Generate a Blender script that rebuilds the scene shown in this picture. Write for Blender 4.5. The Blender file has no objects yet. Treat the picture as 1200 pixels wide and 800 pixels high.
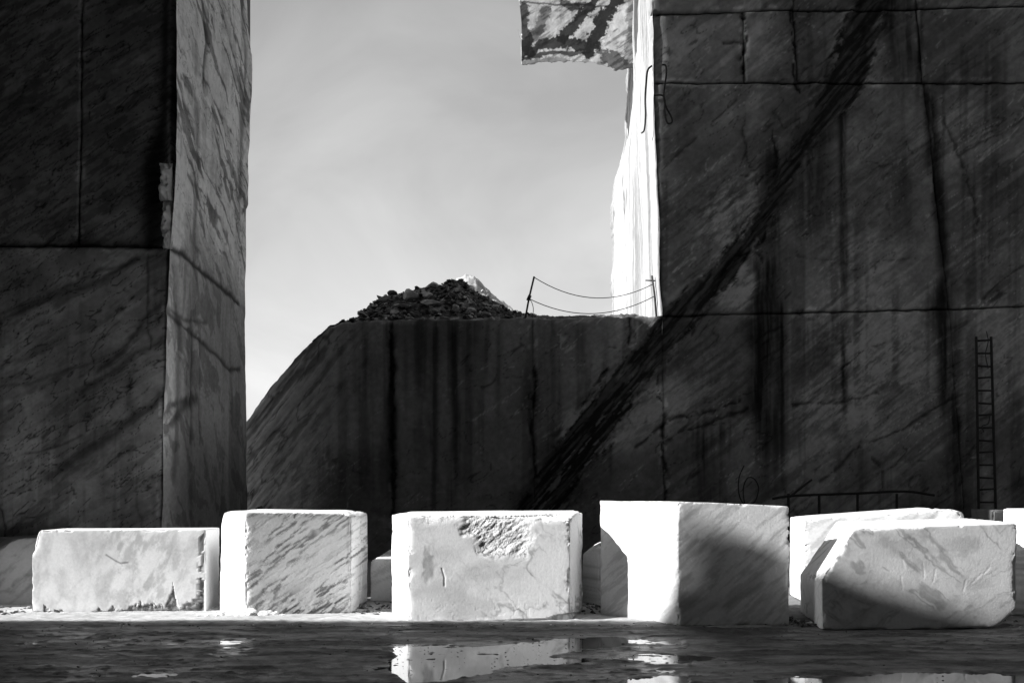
import bpy, bmesh, math, random
import numpy as np
from mathutils import Vector

# ------------------------------------------------------------------ camera, sky, sun, exposure
scene = bpy.context.scene
COL = scene.collection
F_PX, CX, HY, EYE = 1300.0, 600.0, 576.0, 1.7      # focal length in photo pixels, centre column, eye line row, eye height

cam_data = bpy.data.cameras.new('camera')
cam = bpy.data.objects.new('camera', cam_data)
COL.objects.link(cam)
cam_data.sensor_width = 36.0
cam_data.lens = 36.0 * F_PX / 1200.0
cam_data.shift_y = (HY - 400.0) / 1200.0
cam_data.clip_start, cam_data.clip_end = 0.1, 5000.0
cam.location = (0, 0, EYE)
cam.rotation_euler = (math.radians(90), 0, 0)
scene.camera = cam

SUN_T = 0.30                                        # tan of the sun's angle in front of the left-hand side
SUN_EL = math.radians(30.0)
PHI = math.atan(SUN_T)
SUN_E = math.tan(SUN_EL) / math.cos(PHI)
to_sun = Vector((-math.cos(SUN_EL) * math.cos(PHI), -math.cos(SUN_EL) * math.sin(PHI), math.sin(SUN_EL)))

world = bpy.data.worlds.new('World')
scene.world = world
world.use_nodes = True
nt = world.node_tree
for n in list(nt.nodes):
    nt.nodes.remove(n)
w_out = nt.nodes.new('ShaderNodeOutputWorld')
w_bg = nt.nodes.new('ShaderNodeBackground')
w_sky = nt.nodes.new('ShaderNodeTexSky')
w_sky.sky_type = 'NISHITA'
w_sky.sun_disc = False
w_sky.sun_elevation = SUN_EL
w_sky.sun_rotation = math.atan2(to_sun.x, to_sun.y)
w_sky.air_density, w_sky.dust_density, w_sky.ozone_density = 1.0, 1.6, 1.0
w_bw = nt.nodes.new('ShaderNodeRGBToBW')            # the photograph is black and white
w_tc = nt.nodes.new('ShaderNodeTexCoord')
w_map = nt.nodes.new('ShaderNodeMapping')
w_map.inputs['Scale'].default_value = (1.9, 1.9, 3.0)
w_map.inputs['Rotation'].default_value = (0.0, 0.55, 0.0)
w_n = nt.nodes.new('ShaderNodeTexNoise')
w_n.inputs['Scale'].default_value = 2.2
w_n.inputs['Detail'].default_value = 7.0
w_n.inputs['Roughness'].default_value = 0.52
w_n.inputs['Distortion'].default_value = 0.5
w_r = nt.nodes.new('ShaderNodeMapRange')
w_r.inputs['From Min'].default_value, w_r.inputs['From Max'].default_value = 0.42, 0.74
w_r.inputs['To Min'].default_value, w_r.inputs['To Max'].default_value = 0.0, 0.38
w_mix = nt.nodes.new('ShaderNodeMix')
w_mix.data_type = 'FLOAT'
w_mul = nt.nodes.new('ShaderNodeMath')
w_mul.operation = 'MULTIPLY'
w_mul.inputs[1].default_value = 1.9
nt.links.new(w_bw.outputs[0], w_mul.inputs[0])
nt.links.new(w_mul.outputs[0], w_mix.inputs[3])
nt.links.new(w_sky.outputs[0], w_bw.inputs[0])
nt.links.new(w_tc.outputs['Generated'], w_map.inputs['Vector'])
nt.links.new(w_map.outputs[0], w_n.inputs['Vector'])
nt.links.new(w_n.outputs[0], w_r.inputs['Value'])
nt.links.new(w_r.outputs[0], w_mix.inputs[0])
nt.links.new(w_bw.outputs[0], w_mix.inputs[2])
nt.links.new(w_mix.outputs[0], w_bg.inputs['Color'])
nt.links.new(w_bg.outputs[0], w_out.inputs['Surface'])
w_bg.inputs['Strength'].default_value = 0.098

sun_data = bpy.data.lights.new('sun', 'SUN')
sun_data.energy = 5.0
sun_data.angle = math.radians(0.53)
sun_data.color = (1.0, 1.0, 1.0)
sun = bpy.data.objects.new('sun', sun_data)
COL.objects.link(sun)
sun.rotation_euler = to_sun.to_track_quat('Z', 'Y').to_euler()
sun.location = (-20, -6, 30)

vs = scene.view_settings
vs.view_transform = 'Standard'
vs.look = 'None'
vs.exposure = 1.06
vs.gamma = 1.0
scene.cycles.max_bounces = 8
scene.cycles.diffuse_bounces = 4

# ------------------------------------------------------------------ helpers
rng = np.random.default_rng(7)
T2 = rng.random((512, 512))
T3 = rng.random((64, 64, 64))


def q5(f):
    return f * f * f * (f * (f * 6 - 15) + 10)


def n2(x, y, s=0):
    x = np.asarray(x, float) + s * 37.17
    y = np.asarray(y, float) + s * 91.71
    xi, yi = np.floor(x).astype(int), np.floor(y).astype(int)
    u, v = q5(x - xi), q5(y - yi)
    a, b = xi & 511, (xi + 1) & 511
    c, d = yi & 511, (yi + 1) & 511
    return (T2[a, c] * (1 - u) + T2[b, c] * u) * (1 - v) + (T2[a, d] * (1 - u) + T2[b, d] * u) * v


def n3(x, y, z, s=0):
    x = np.asarray(x, float) + s * 13.37
    y = np.asarray(y, float) + s * 7.71
    z = np.asarray(z, float) + s * 3.19
    xi, yi, zi = np.floor(x).astype(int), np.floor(y).astype(int), np.floor(z).astype(int)
    u, v, w = q5(x - xi), q5(y - yi), q5(z - zi)
    a, b, c, d, e, f = xi & 63, (xi + 1) & 63, yi & 63, (yi + 1) & 63, zi & 63, (zi + 1) & 63
    lo = (T3[a, c, e] * (1 - u) + T3[b, c, e] * u) * (1 - v) + (T3[a, d, e] * (1 - u) + T3[b, d, e] * u) * v
    hi = (T3[a, c, f] * (1 - u) + T3[b, c, f] * u) * (1 - v) + (T3[a, d, f] * (1 - u) + T3[b, d, f] * u) * v
    return lo * (1 - w) + hi * w


def f2(x, y, s=0, o=5, g=0.5):
    t, a, m = 0.0, 1.0, 0.0
    for i in range(o):
        t = t + a * n2(x * 2 ** i, y * 2 ** i, s + i * 3.3)
        m += a
        a *= g
    return t / m


def f3(x, y, z, s=0, o=4, g=0.5):
    t, a, m = 0.0, 1.0, 0.0
    for i in range(o):
        t = t + a * n3(x * 2 ** i, y * 2 ** i, z * 2 ** i, s + i * 3.3)
        m += a
        a *= g
    return t / m


def ss(a, b, x):
    t = np.clip((x - a) / (b - a), 0, 1)
    return t * t * (3 - 2 * t)


def ridge(n, w):
    return np.exp(-((n - 0.5) / w) ** 2)


def seg_dist(px, py, pts):
    """distance to a polyline, and the position along it (0..n-1)"""
    best = np.full(np.shape(px), 1e9)
    pos = np.zeros(np.shape(px))
    for i in range(len(pts) - 1):
        ax, ay = pts[i][:2]
        bx, by = pts[i + 1][:2]
        dx, dy = bx - ax, by - ay
        t = np.clip(((px - ax) * dx + (py - ay) * dy) / (dx * dx + dy * dy + 1e-9), 0, 1)
        d = np.hypot(px - ax - t * dx, py - ay - t * dy)
        m = d < best
        best = np.where(m, d, best)
        pos = np.where(m, i + t, pos)
    return best, pos


def in_poly(px, py, poly):
    r = np.zeros(np.shape(px), bool)
    n = len(poly)
    for i in range(n):
        x1, y1 = poly[i]
        x2, y2 = poly[(i + 1) % n]
        c = ((y1 > py) != (y2 > py)) & (px < (x2 - x1) * (py - y1) / (y2 - y1 + 1e-12) + x1)
        r ^= c
    return r


def poly_soft(px, py, poly, w):
    """1 inside, fading to 0 over w outside"""
    ins = in_poly(px, py, poly)
    d, _ = seg_dist(px, py, list(poly) + [poly[0]])
    sd = np.where(ins, d, -d)
    return ss(-w, w, sd)


def at(px, py, d):
    return np.array(((px - CX) / F_PX * d, d, EYE - (py - HY) / F_PX * d))


def worley(x, y, s=0, jit=0.95):
    xi, yi = np.floor(x).astype(int), np.floor(y).astype(int)
    f1 = np.full(x.shape, 9.0)
    f_2 = np.full(x.shape, 9.0)
    idv = np.zeros(x.shape)
    for a in (-1, 0, 1):
        for b in (-1, 0, 1):
            i, j = (xi + a + s * 57) & 511, (yi + b + s * 31) & 511
            cx = xi + a + 0.5 + (T2[i, j] - 0.5) * jit
            cy = yi + b + 0.5 + (T2[j, (i + 101) & 511] - 0.5) * jit
            d = np.hypot(x - cx, y - cy)
            new = d < f1
            f_2 = np.where(new, f1, np.minimum(f_2, d))
            idv = np.where(new, T2[(i + 77) & 511, (j + 13) & 511], idv)
            f1 = np.where(new, d, f1)
    return f1, f_2, idv


def make_mesh(name, V, Fq, tone=None, mat=None, parent=None, smooth=True, link=True, rough=None):
    me = bpy.data.meshes.new(name)
    V = np.asarray(V, np.float32)
    Fq = np.asarray(Fq, np.int32)
    k = Fq.shape[1]
    me.vertices.add(len(V))
    me.vertices.foreach_set('co', V.ravel())
    me.loops.add(Fq.size)
    me.loops.foreach_set('vertex_index', Fq.ravel())
    me.polygons.add(len(Fq))
    me.polygons.foreach_set('loop_start', np.arange(0, Fq.size, k, dtype=np.int32))
    me.polygons.foreach_set('use_smooth', np.full(len(Fq), smooth))
    me.update(calc_edges=True)
    if tone is not None:
        at_ = me.attributes.new('tone', 'FLOAT', 'POINT')
        at_.data.foreach_set('value', np.asarray(tone, np.float32).ravel())
    if rough is not None:
        at_ = me.attributes.new('rough', 'FLOAT', 'POINT')
        at_.data.foreach_set('value', np.asarray(rough, np.float32).ravel())
    me.validate()
    if mat:
        me.materials.append(mat)
    o = bpy.data.objects.new(name, me)
    if parent:
        o.parent = parent
    if link:
        COL.objects.link(o)
    return o


def grid_faces(nx, ny):
    """vertices indexed [j*nx+i]"""
    i, j = np.meshgrid(np.arange(nx - 1), np.arange(ny - 1))
    a = (j * nx + i).ravel()
    return np.stack([a, a + 1, a + 1 + nx, a + nx], 1)


def empty(name, loc=(0, 0, 0)):
    o = bpy.data.objects.new(name, None)
    o.location = loc
    COL.objects.link(o)
    return o


def tag(o, label=None, cat=None, group=None, kind=None):
    if label:
        o['label'] = label
    if cat:
        o['category'] = cat
    if group:
        o['group'] = group
    if kind:
        o['kind'] = kind
    return o


def grey(v):
    return (v, v, v, 1.0)


def stone_mat(name, grain=9.0, amt=0.25, bump=0.25, bump_scale=30.0, rough=0.75, spec=0.3, stretch=(1, 1, 1), rough_attr=False):
    """grey stone: base tone from the mesh's own colouring, grain and fine relief from noise"""
    m = bpy.data.materials.new(name)
    m.use_nodes = True
    t = m.node_tree
    b = t.nodes['Principled BSDF']
    a = t.nodes.new('ShaderNodeAttribute')
    a.attribute_name = 'tone'
    tc = t.nodes.new('ShaderNodeTexCoord')
    mp = t.nodes.new('ShaderNodeMapping')
    mp.inputs['Scale'].default_value = stretch
    n = t.nodes.new('ShaderNodeTexNoise')
    n.inputs['Scale'].default_value = grain
    n.inputs['Detail'].default_value = 8
    n.inputs['Roughness'].default_value = 0.65
    r = t.nodes.new('ShaderNodeMapRange')
    r.inputs['From Min'].default_value, r.inputs['From Max'].default_value = 0.25, 0.75
    r.inputs['To Min'].default_value, r.inputs['To Max'].default_value = 1 - amt, 1 + amt
    mu = t.nodes.new('ShaderNodeMath')
    mu.operation = 'MULTIPLY'
    mu.use_clamp = False
    t.links.new(tc.outputs['Object'], mp.inputs['Vector'])
    t.links.new(mp.outputs[0], n.inputs['Vector'])
    t.links.new(n.outputs[0], r.inputs['Value'])
    t.links.new(r.outputs[0], mu.inputs[0])
    t.links.new(a.outputs['Fac'], mu.inputs[1])
    mn = t.nodes.new('ShaderNodeMath')
    mn.operation = 'MINIMUM'
    mn.inputs[1].default_value = 0.86
    t.links.new(mu.outputs[0], mn.inputs[0])
    t.links.new(mn.outputs[0], b.inputs['Base Color'])
    nb = t.nodes.new('ShaderNodeTexNoise')
    nb.inputs['Scale'].default_value = bump_scale
    nb.inputs['Detail'].default_value = 6
    nb.inputs['Roughness'].default_value = 0.7
    bp = t.nodes.new('ShaderNodeBump')
    bp.inputs['Strength'].default_value = bump
    bp.inputs['Distance'].default_value = 0.02
    t.links.new(tc.outputs['Object'], nb.inputs['Vector'])
    t.links.new(nb.outputs[0], bp.inputs['Height'])
    t.links.new(bp.outputs[0], b.inputs['Normal'])
    b.inputs['Roughness'].default_value = rough
    b.inputs['Specular IOR Level'].default_value = spec
    if rough_attr:
        ra = t.nodes.new('ShaderNodeAttribute')
        ra.attribute_name = 'rough'
        t.links.new(ra.outputs['Fac'], b.inputs['Roughness'])
    return m


def plain_mat(name, v, rough=0.6, metal=0.0, grain=14.0, amt=0.3):
    m = bpy.data.materials.new(name)
    m.use_nodes = True
    t = m.node_tree
    b = t.nodes['Principled BSDF']
    tc = t.nodes.new('ShaderNodeTexCoord')
    n = t.nodes.new('ShaderNodeTexNoise')
    n.inputs['Scale'].default_value = grain
    n.inputs['Detail'].default_value = 5
    r = t.nodes.new('ShaderNodeMapRange')
    r.inputs['From Min'].default_value, r.inputs['From Max'].default_value = 0.25, 0.75
    r.inputs['To Min'].default_value, r.inputs['To Max'].default_value = v * (1 - amt), v * (1 + amt)
    t.links.new(tc.outputs['Object'], n.inputs['Vector'])
    t.links.new(n.outputs[0], r.inputs['Value'])
    t.links.new(r.outputs[0], b.inputs['Base Color'])
    b.inputs['Roughness'].default_value = rough
    b.inputs['Metallic'].default_value = metal
    return m


M_WALL = stone_mat('weathered_marble_wall', grain=5, amt=0.22, bump=0.2, bump_scale=14, rough=0.85, spec=0.15)
M_SIDE = stone_mat('brecciated_marble', grain=7, amt=0.2, bump=0.4, bump_scale=18, rough=0.8, spec=0.2)
M_BLOCK = stone_mat('sawn_white_marble', grain=26, amt=0.10, bump=0.16, bump_scale=34, rough=0.7, spec=0.25)
M_MUD = stone_mat('wet_marble_mud', grain=16, amt=0.35, bump=0.8, bump_scale=48, rough=0.35, spec=0.36, stretch=(0.5, 1, 1), rough_attr=True)
M_RUBBLE = stone_mat('quarry_rubble', grain=6, amt=0.4, bump=0.7, bump_scale=20, rough=0.9, spec=0.15)
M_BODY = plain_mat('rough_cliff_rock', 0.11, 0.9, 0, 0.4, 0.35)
M_SKYBLOCK = plain_mat('sky_blocker_rock', 0.05, 0.9, 0, 0.4, 0.35)  # dark tone so the added wall bounces little light back
M_DARK = plain_mat('weathered_iron', 0.02, 0.8, 0.0)
M_ROPE = plain_mat('dark_cable', 0.035, 0.8)

m = bpy.data.materials.new('puddle_water')
m.use_nodes = True
_t = m.node_tree
_b = _t.nodes['Principled BSDF']
_b.inputs['Base Color'].default_value = grey(0.02)
_b.inputs['Roughness'].default_value = 0.05
_b.inputs['IOR'].default_value = 1.33
_b.inputs['Specular IOR Level'].default_value = 0.5
_tc = _t.nodes.new('ShaderNodeTexCoord')
_n = _t.nodes.new('ShaderNodeTexNoise')
_n.inputs['Scale'].default_value = 3.0
_n.inputs['Detail'].default_value = 3
_bp = _t.nodes.new('ShaderNodeBump')
_bp.inputs['Strength'].default_value = 0.03
_bp.inputs['Distance'].default_value = 0.01
_t.links.new(_tc.outputs['Object'], _n.inputs['Vector'])
_t.links.new(_n.outputs[0], _bp.inputs['Height'])
_t.links.new(_bp.outputs[0], _b.inputs['Normal'])
M_WATER = m


def prism(name, poly, axis, a, b, mat, parent=None, shift=(0, 0)):
    """solid with a polygon section: axis 'z' extrudes a plan, axis 'x' extrudes a (y,z) profile;
    shift moves the far end by (dy) so that the extrusion may run aslant"""
    n = len(poly)
    V = []
    for k, off in ((a, 0), (b, 1)):
        for p in poly:
            if axis == 'z':
                V.append((p[0], p[1], k))
            else:
                V.append((k, p[0] + shift[0] * off, p[1] + shift[1] * off))
    bm = bmesh.new()
    vs_ = [bm.verts.new(v) for v in V]
    bm.faces.new(vs_[:n])
    bm.faces.new(vs_[n:][::-1])
    for i in range(n):
        j = (i + 1) % n
        bm.faces.new((vs_[i], vs_[n + i], vs_[n + j], vs_[j]))
    bmesh.ops.recalc_face_normals(bm, faces=bm.faces)
    me = bpy.data.meshes.new(name)
    bm.to_mesh(me)
    bm.free()
    me.materials.append(mat)
    o = bpy.data.objects.new(name, me)
    if parent:
        o.parent = parent
    COL.objects.link(o)
    return o


def tube(name, pts, r, mat, parent=None, sides=6, closed_ends=True):
    pts = [Vector(p) for p in pts]
    V, Fc = [], []
    for i, p in enumerate(pts):
        d = (pts[min(i + 1, len(pts) - 1)] - pts[max(i - 1, 0)]).normalized()
        up = Vector((0, 0, 1)) if abs(d.z) < 0.9 else Vector((0, 1, 0))
        s = d.cross(up).normalized()
        u = s.cross(d).normalized()
        rr = r[i] if isinstance(r, (list, tuple)) else r
        for k in range(sides):
            a = 2 * math.pi * k / sides
            V.append(p + s * math.cos(a) * rr + u * math.sin(a) * rr)
    for i in range(len(pts) - 1):
        for k in range(sides):
            k2 = (k + 1) % sides
            Fc.append((i * sides + k, i * sides + k2, (i + 1) * sides + k2, (i + 1) * sides + k))
    Fc.append(tuple(range(sides))[::-1])
    Fc.append(tuple(range((len(pts) - 1) * sides, len(pts) * sides)))
    me = bpy.data.meshes.new(name)
    me.from_pydata([tuple(v) for v in V], [], Fc)
    for p in me.polygons:
        p.use_smooth = len(p.vertices) == 4
    me.materials.append(mat)
    o = bpy.data.objects.new(name, me)
    if parent:
        o.parent = parent
    COL.objects.link(o)
    return o


def smooth_line(pts, n=8):
    """Catmull-Rom through 3-D points"""
    P = [np.array(p, float) for p in pts]
    P = [2 * P[0] - P[1]] + P + [2 * P[-1] - P[-2]]
    out = []
    for i in range(1, len(P) - 2):
        for k in range(n):
            t = k / n
            a, b, c, d = P[i - 1], P[i], P[i + 1], P[i + 2]
            out.append(0.5 * (2 * b + (c - a) * t + (2 * a - 5 * b + 4 * c - d) * t * t + (3 * b - a - 3 * c + d) * t ** 3))
    out.append(P[-2])
    return out


# ------------------------------------------------------------------ ground
def axis_pts(lo, f0, f1, hi, step, grow=1.35):
    c = list(np.arange(f0, f1, step))
    s, x, left = step, f0, []
    while x > lo:
        s *= grow
        x -= s
        left.append(x)
    s, x, right = step, c[-1], []
    while x < hi:
        s *= grow
        x += s
        right.append(x)
    return np.array(left[::-1] + c + right)


gx = axis_pts(-600, -7.6, 7.8, 600, 0.028)
gy = axis_pts(-600, 9.0, 17.4, 1500, 0.026)
X, Y = np.meshgrid(gx, gy)
gpx = CX + F_PX * X / np.maximum(Y, 1.0)
gpy = HY + F_PX * EYE / np.maximum(Y, 1.0)
near = ((np.abs(X) < 12) & (Y > 4) & (Y < 22)).astype(float)
bumps = (f2(X * 0.55, Y * 0.9, 1, 3) - 0.5) * 0.030
fine = (f2(X * 1.7, Y * 4.0, 2, 7, 0.62) - 0.5) * 0.026
clods = np.maximum(0, f2(X * 10, Y * 15, 3, 3, 0.6) - 0.60) * 0.055
H = (bumps + fine + clods)
PUD = [  # (outline in photo coordinates on the floor, depth)
    ([(453, 756), (470, 755), (560, 757), (640, 748), (735, 745), (735, 752), (640, 766), (690, 772), (640, 776), (590, 780), (560, 788), (520, 796), (478, 797), (455, 785)], 0.027),
    ([(425, 778), (455, 777), (456, 785), (430, 783)], 0.022),
    ([(728, 745), (800, 748), (800, 755), (735, 756)], 0.016),
    ([(735, 794), (805, 792), (808, 830), (700, 830), (715, 802)], 0.03),
    ([(880, 794), (940, 790), (1000, 788), (1060, 786), (1200, 790), (1290, 800), (1290, 850), (860, 850)], 0.034),
    ([(255, 748), (292, 750), (294, 768), (250, 772)], 0.013),
    ([(155, 787), (205, 786), (205, 791), (155, 791)], 0.02),
    ([(285, 786), (330, 787), (330, 789), (285, 789)], 0.02),
    ([(370, 777), (402, 776), (405, 782), (372, 784)], 0.018),
    ([(215, 798), (262, 797), (262, 803), (215, 803)], 0.02),
    ([(1120, 742), (1190, 736), (1200, 756), (1120, 758)], 0.010),
    ([(1000, 755), (1120, 752), (1180, 756), (1080, 764)], 0.009),
    ([(760, 772), (830, 768), (830, 771), (770, 777)], 0.012),
]
pud = np.zeros_like(X)
wob = (f2(gpx / 26, gpy / 5, 8, 4, 0.6) - 0.5) * 14
wobx = (f2(gpx / 30, gpy / 8, 9, 4) - 0.5) * 26
sel = near > 0
for poly, dep in PUD:
    w = np.zeros_like(X)
    w[sel] = poly_soft((gpx + wobx)[sel], (gpy + wob * 0.35)[sel], poly, 4.5)
    pud = np.maximum(pud, w * dep)
H = H + 0.003 * (1 - ss(380, 450, gpx)) - pud
H *= near * ss(0, 1.5, 12 - np.abs(X)) * ss(4, 6, Y)
# pale marble dust and chips, their colour edge following the sunlit strip
edge = 14.25 + 0.25 * (f2(X * 1.3, Y * 1.3, 5, 4) - 0.5) - 0.12 * ss(1, 4, X)
dust = ss(-0.12, 0.10, Y - edge)
dust *= 1 - 0.75 * ss(1.2, 2.8, X)
H += dust * near * (0.018 + 0.02 * f2(X * 6, Y * 6, 6, 4))
n_mud = f2(X * 1.1, Y * 3.2, 11, 5, 0.6)
tone = 0.05 + 0.11 * ss(0.42, 0.68, n_mud) + 0.09 * (f2(X * 11, Y * 16, 12, 5, 0.68) - 0.5)
tone = tone * (1 - dust) + dust * (0.42 + 0.24 * (f2(X * 5, Y * 7, 13, 4) - 0.5))
speck = f2(X * 22, Y * 30, 14, 2)

back = ss(16.2, 17.5, Y)
tone = tone * (1 - back) + back * 0.16
rough = 0.26 + 0.38 * ss(-0.014, 0.010, H) + 0.26 * ss(0.42, 0.62, f2(X * 3, Y * 6.0, 15, 6, 0.65)) + dust * 0.5
ground = make_mesh('ground', np.stack([X.ravel(), Y.ravel(), H.ravel()], 1), grid_faces(len(gx), len(gy)), np.clip(tone, 0.02, 0.8).ravel(), M_MUD, rough=np.clip(rough, 0.2, 0.95).ravel())
tag(ground, 'dark wet quarry floor with a strip of pale marble dust below the blocks', kind='structure')
wx, wy = np.linspace(-11, 11, 12), np.linspace(6, 14.2, 8)
WX, WY = np.meshgrid(wx, wy)
water = make_mesh('puddle_water', np.stack([WX.ravel(), WY.ravel(), np.full(WX.size, -0.0135)], 1), grid_faces(12, 8), None, M_WATER)
tag(water, 'still rain puddles mirroring the marble blocks', kind='structure')

# ------------------------------------------------------------------ quarry walls
D_R, D_L = 27.6, 17.5                         # distance of the back wall and of the near wall
VEIN = [(1046, -100), (1026, -12), (1014, 40), (992, 95), (958, 138), (932, 185), (908, 235), (884, 272), (846, 316), (806, 364), (766, 412), (728, 452), (694, 502), (664, 545), (636, 592), (600, 640)]
VEIN_W = [16, 17, 21, 20, 16, 10, 8, 10, 15, 17, 18, 17, 23, 21, 23, 20]
CRACKS = [
    ([(872, 14), (874, 40), (871, 70), (873, 96)], 1.6, 0.9), ([(930, 0), (928, 30), (932, 70), (936, 108)], 1.6, 0.95),
    ([(850, 47), (870, 48)], 1.0, 0.6), ([(778, 195), (800, 175), (830, 150), (860, 120)], 1.2, 0.4),
    ([(874, 97), (872, 150), (876, 190), (890, 225)], 1.3, 0.5), ([(905, 155), (912, 185), (908, 205), (880, 205), (866, 204)], 1.0, 0.6),
    ([(745, 524), (765, 506), (785, 492), (800, 488), (815, 489), (845, 478), (868, 470)], 2.2, 0.8), ([(770, 522), (800, 508), (830, 498), (850, 490), (876, 480)], 2.6, 0.7),
    ([(925, 476), (945, 473), (980, 472), (1000, 468), (1030, 462)], 1.6, 0.6), ([(945, 470), (975, 445), (990, 430), (1010, 412), (1035, 400)], 2.0, 0.6),
    ([(960, 563), (985, 545), (1010, 525), (1040, 512), (1075, 495), (1110, 470), (1135, 458)], 2.0, 0.6),
    ([(1150, 352), (1165, 335), (1185, 320), (1205, 308)], 2.0, 0.5), ([(1125, 180), (1150, 165), (1200, 140)], 1.5, 0.45),
    ([(1108, 140), (1120, 170), (1130, 200), (1140, 235), (1145, 270)], 2.2, 0.5), ([(1022, 540), (1034, 556), (1036, 570)], 1.3, 0.5),
    ([(625, 430), (628, 470), (624, 500), (626, 540), (627, 560)], 1.5, 0.9), ([(774, 440), (777, 500), (779, 560), (778, 590)], 2.4, 0.8),
    ([(735, 372), (736, 405)], 1.8, 0.9), ([(700, 398), (722, 412), (735, 430)], 1.0, 0.5), ([(755, 495), (762, 480)], 1.2, 0.5),
    ([(460, 380), (462, 440), (459, 500), (461, 600)], 2.4, 0.85), ([(900, 245), (890, 262), (872, 285), (858, 300), (845, 315)], 2.6, 0.6),
    ([(846, 316), (838, 345), (828, 368), (812, 392)], 2.2, 0.6), ([(930, 185), (915, 190), (895, 205), (880, 225)], 1.4, 0.6), ([(905, 235), (890, 240), (870, 262), (862, 275)], 1.2, 0.6), ([(690, 500), (665, 480), (650, 470)], 1.0, 0.5), ([(760, 415), (745, 400), (738, 385)], 1.2, 0.5), ([(880, 275), (878, 292), (868, 310)], 1.6, 0.7),
    ([(860, 300), (880, 296), (890, 300), (893, 318)], 1.4, 0.7), ([(1015, 30), (1018, 60), (1005, 90)], 3, 0.5),
    ([(900, 130), (920, 150), (935, 140)], 1, 0.4), ([(1040, 240), (1045, 280)], 1.2, 0.4), ([(930, 300), (1000, 308), (1080, 300)], 1.0, 0.35),
]
STREAKS = [  # x at top, x at bottom, half width, y0, y1, strength
    (905, 905, 14, 165, 330, 0.55), (950, 955, 26, 130, 330, 0.55), (986, 992, 5, 110, 470, 0.7), (898, 893, 17, 300, 620, 0.8), (915, 913, 7, 340, 600, 0.75),
    (1046, 1052, 24, -30, 120, 0.75), (1078, 1076, 4, 14, 150, 0.6), (1088, 1118, 9, 97, 430, 0.75), (1098, 1132, 11, 330, 640, 0.75), (1115, 1125, 14, 360, 470, 0.4),
    (836, 832, 26, 488, 640, 0.6), (988, 990, 4, 380, 510, 0.8), (960, 962, 30, 366, 450, 0.35), (1060, 1068, 12, 190, 330, 0.3), (870, 868, 10, 40, 200, 0.25),
    (432, 430, 7, 374, 420, 0.4), (458, 459, 6, 374, 620, 0.75), (476, 476, 3, 376, 470, 0.4), (497, 495, 10, 374, 600, 0.3), (510, 509, 5, 374, 620, 0.55),
    (533, 534, 5, 374, 610, 0.65), (548, 548, 8, 374, 600, 0.35), (584, 585, 4, 374, 500, 0.3), (571, 570, 3, 374, 450, 0.35), (621, 623, 5, 374, 600, 0.5),
    (652, 652, 8, 374, 520, 0.25), (680, 681, 6, 372, 470, 0.3), (640, 640, 12, 374, 640, 0.2), (400, 398, 3, 400, 470, 0.3), (362, 360, 4, 440, 490, 0.55), (429, 428, 3, 376, 440, 0.3),
    (745, 750, 5, 374, 470, 0.25), (1010, 1012, 14, 10, 70, 0.4), (800, 800, 8, 100, 220, 0.2),
]
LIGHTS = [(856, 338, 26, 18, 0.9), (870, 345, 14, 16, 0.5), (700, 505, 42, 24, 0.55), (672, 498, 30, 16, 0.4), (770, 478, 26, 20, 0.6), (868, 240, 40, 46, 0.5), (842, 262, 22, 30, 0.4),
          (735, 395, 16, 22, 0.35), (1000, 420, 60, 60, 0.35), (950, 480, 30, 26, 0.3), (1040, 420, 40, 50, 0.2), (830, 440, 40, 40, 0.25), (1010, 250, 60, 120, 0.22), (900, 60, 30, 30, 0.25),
          (330, 540, 46, 60, 0.5), (310, 600, 50, 40, 0.35), (790, 60, 26, 26, 0.2), (1000, 500, 60, 40, 0.2), (1165, 430, 60, 60, 0.2), (1150, 300, 50, 40, 0.2)]


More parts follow.
